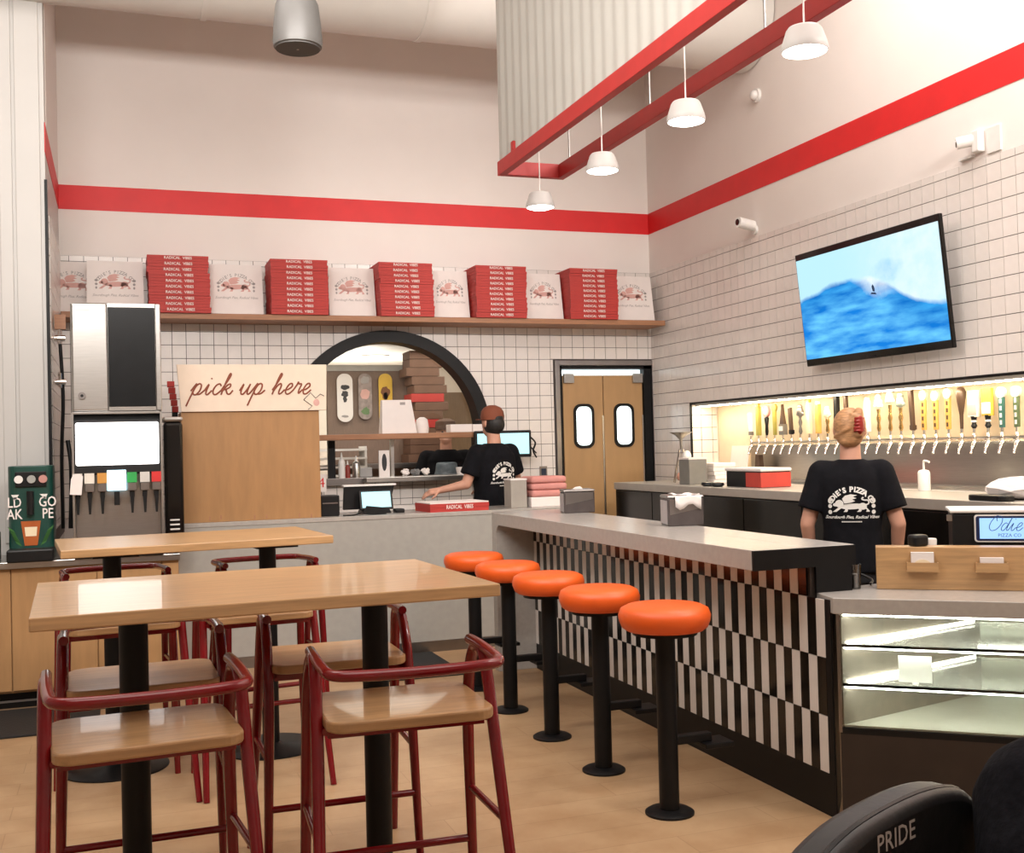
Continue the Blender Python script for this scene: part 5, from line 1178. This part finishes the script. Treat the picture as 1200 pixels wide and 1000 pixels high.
def project(mb, me, M):   # lay flat lettering on the shirt's back: M places it, then cast along +Y
    bvh = BVHTree.FromPolygons([v.co.copy() for v in me.vertices], [tuple(p.vertices) for p in me.polygons])
    mb.xf(M); out = []
    for p in mb.v:
        h_ = bvh.ray_cast(Vector((p[0], -1, p[2])), Vector((0, 1, 0)))
        out.append((p[0], (h_[0].y-.004) if h_[0] else p[1], p[2]))
    mb.v = out; return mb
def backprint(t, tee, k):
    me = tee.data; M = lambda z, sc=1: Matrix.Translation((0, -.15*k, z*k)) @ FACE_CAM @ Matrix.Scale(sc, 4)
    wp = mat('shirt_print', (.78, .76, .72), .8, var=.03)
    project(arc_text("ODIE'S PIZZA CO", .036, .115, 2.1, .0018), me, M(1.315)).build('arched_lettering', wp, tee)
    project(lion(), me, M(1.235, .175)).build('printed_emblem', wp, tee)
    b = MB()
    for s in (-1, 1):
        b = MB()
        for j in range(3): b.flat([(s*.105+.010*math.cos(a), -.0+.03*j-.03+.011*math.sin(a)) for a in [2*math.pi*i/8 for i in range(8)]], 'z', 0)
        project(b, me, M(1.225)).build('printed_ornament', wp, tee)
    project(glyphs('Sourdough Pies, Radical Vibes', .0215, shear=.4, bold=.0006), me, M(1.165)).build('script_line', wp, tee)
    b = MB()
    for j in range(12): b.flat([(-.05+.0083*j, -.003), (-.044+.0083*j, -.003), (-.044+.0083*j, .003), (-.05+.0083*j, .003)], 'z', 0)
    project(b, me, M(1.14)).build('small_print', wp, tee)
down = ((-.245, -.03, 1.12), (-.235, .05, .87), (1, .2, 0), .4)
wo, tee, k = person('person', 'person with tied up blond hair in black printed t-shirt facing the taps', (3.555, 4.83, 0), R(-37), 1.625, (((-.24, -.03, 1.12), (-.225, .06, .87), (1, .2, 0), .4), ((.24, -.03, 1.12), (.225, .06, .87), (-1, .2, 0), .4)), .88)
backprint(wo, tee, k)
blond = mat('blond_hair', (.42, .22, .10), .5, var=.35, scale=30, stretch=(1, 1, 4)); b = MB()
b.ell((0, -.018*k, 1.665*k), (.088*k, .100*k, .100*k), 18, 12); b.ell((0, -.05*k, 1.61*k), (.075*k, .06*k, .07*k), 14, 9); b.cap((-.02*k, -.07*k, 1.58*k), (.045*k, -.09*k, 1.70*k), .035*k, .032*k); b.cap((.045*k, -.085*k, 1.62*k), (.05*k, -.085*k, 1.735*k), .03*k, .026*k)
for j in range(5): b.tube(spline([(-.08*k+.02*j*k, -.05*k, (1.60+.03*j)*k), (-.02*k+.01*j*k, -.11*k, (1.64+.02*j)*k), (.05*k, -.10*k, (1.68+.008*j)*k)], 5), .012*k, 8)
link('hair', remesh(b, .006, 2, 'hair'), blond, wo)
cl_ = MB(); cl_.ell((.055*k, -.108*k, 1.665*k), (.022*k, .018*k, .055*k), 12, 9)
for j in range(5): cl_.tube(spline([(.02*k, -.112*k, (1.63+.018*j)*k), (.05*k, -.128*k, (1.632+.018*j)*k), (.082*k, -.09*k, (1.63+.018*j)*k)], 4), .005*k, 6)
link('hair_clip', remesh(cl_, .005, 1, 'clip'), mat('red_clip', (.28, .02, .015), .3), wo)
ma, tee, k = person('person', 'person in rust coloured cap and black printed t-shirt at the pizza hatch', (2.905, 8.68, 0), R(22), 1.79, (((-.268, .02, 1.16), (-.43, .14, 1.12), (.3, .3, -1), .6), ((.275, .03, 1.17), (.17, .27, 1.12), (0, 0, -1), .6)), .97)
backprint(ma, tee, k)
hb = MB(); hb.ell((0, -.02*k, 1.63*k), (.084*k, .095*k, .09*k), 16, 11); link('hair', remesh(hb, .008, 2, 'hair'), mat('dark_hair', (.012, .01, .009), .6, var=.4, scale=40), ma)
cm = mat('rust_cap', (.20, .055, .025), .8, var=.1)
cb_ = MB(); cb_.lathe([(.094*k, 0), (.097*k, .03*k), (.09*k, .07*k), (.068*k, .10*k), (.03*k, .118*k), (.002*k, .12*k)], (0, -.003*k, 1.665*k), 28); cap_ = cb_.build('cap', cm, ma, smooth=True)
MB().prism([(.085*k*math.cos(R(a)), .07*k+.095*k*math.sin(R(a))) for a in range(0, 181, 15)], 'z', 1.668*k, 1.676*k).build('cap_brim', cm, cap_)
MB().ell((0, -.082*k, 1.672*k), (.045*k, .022*k, .04*k), 14, 9).build('cap_opening', MATS['dark_hair'], cap_, smooth=True)
co, tee, k = person('person', 'person in dark cap, black shirt and grey apron working inside the hatch', (2.93, 10.15, 0), R(165), 1.74, (((-.27, .05, 1.15), (-.17, .28, 1.10), (0, 0, -1), .6), ((.27, .05, 1.15), (.17, .28, 1.10), (0, 0, -1), .6)), 1.05)
ap_ = MB(); ap_.loft([(0, .022*k, z*k, rx*k, ry*k, 2.6) for z, rx, ry in ((.60, .17, .14), (.95, .175, .14), (1.15, .165, .135), (1.36, .12, .125))]); link('apron', remesh(ap_, .012, 3, 'apron'), mat('grey_apron', (.10, .13, .15), .3, var=.4, scale=14, bump=.5), co)
cb_ = MB(); cb_.lathe([(.098*k, 0), (.10*k, .03*k), (.094*k, .08*k), (.05*k, .105*k), (.002*k, .11*k)], (0, 0, 1.665*k), 26); cap2 = cb_.build('cap', mat('brown_cap', (.10, .05, .03), .8), co, smooth=True)
MB().prism([(.09*k*math.cos(R(a)), .07*k+.085*k*math.sin(R(a))) for a in range(0, 181, 15)], 'z', 1.668*k, 1.676*k).build('cap_brim', MATS['brown_cap'], cap2)
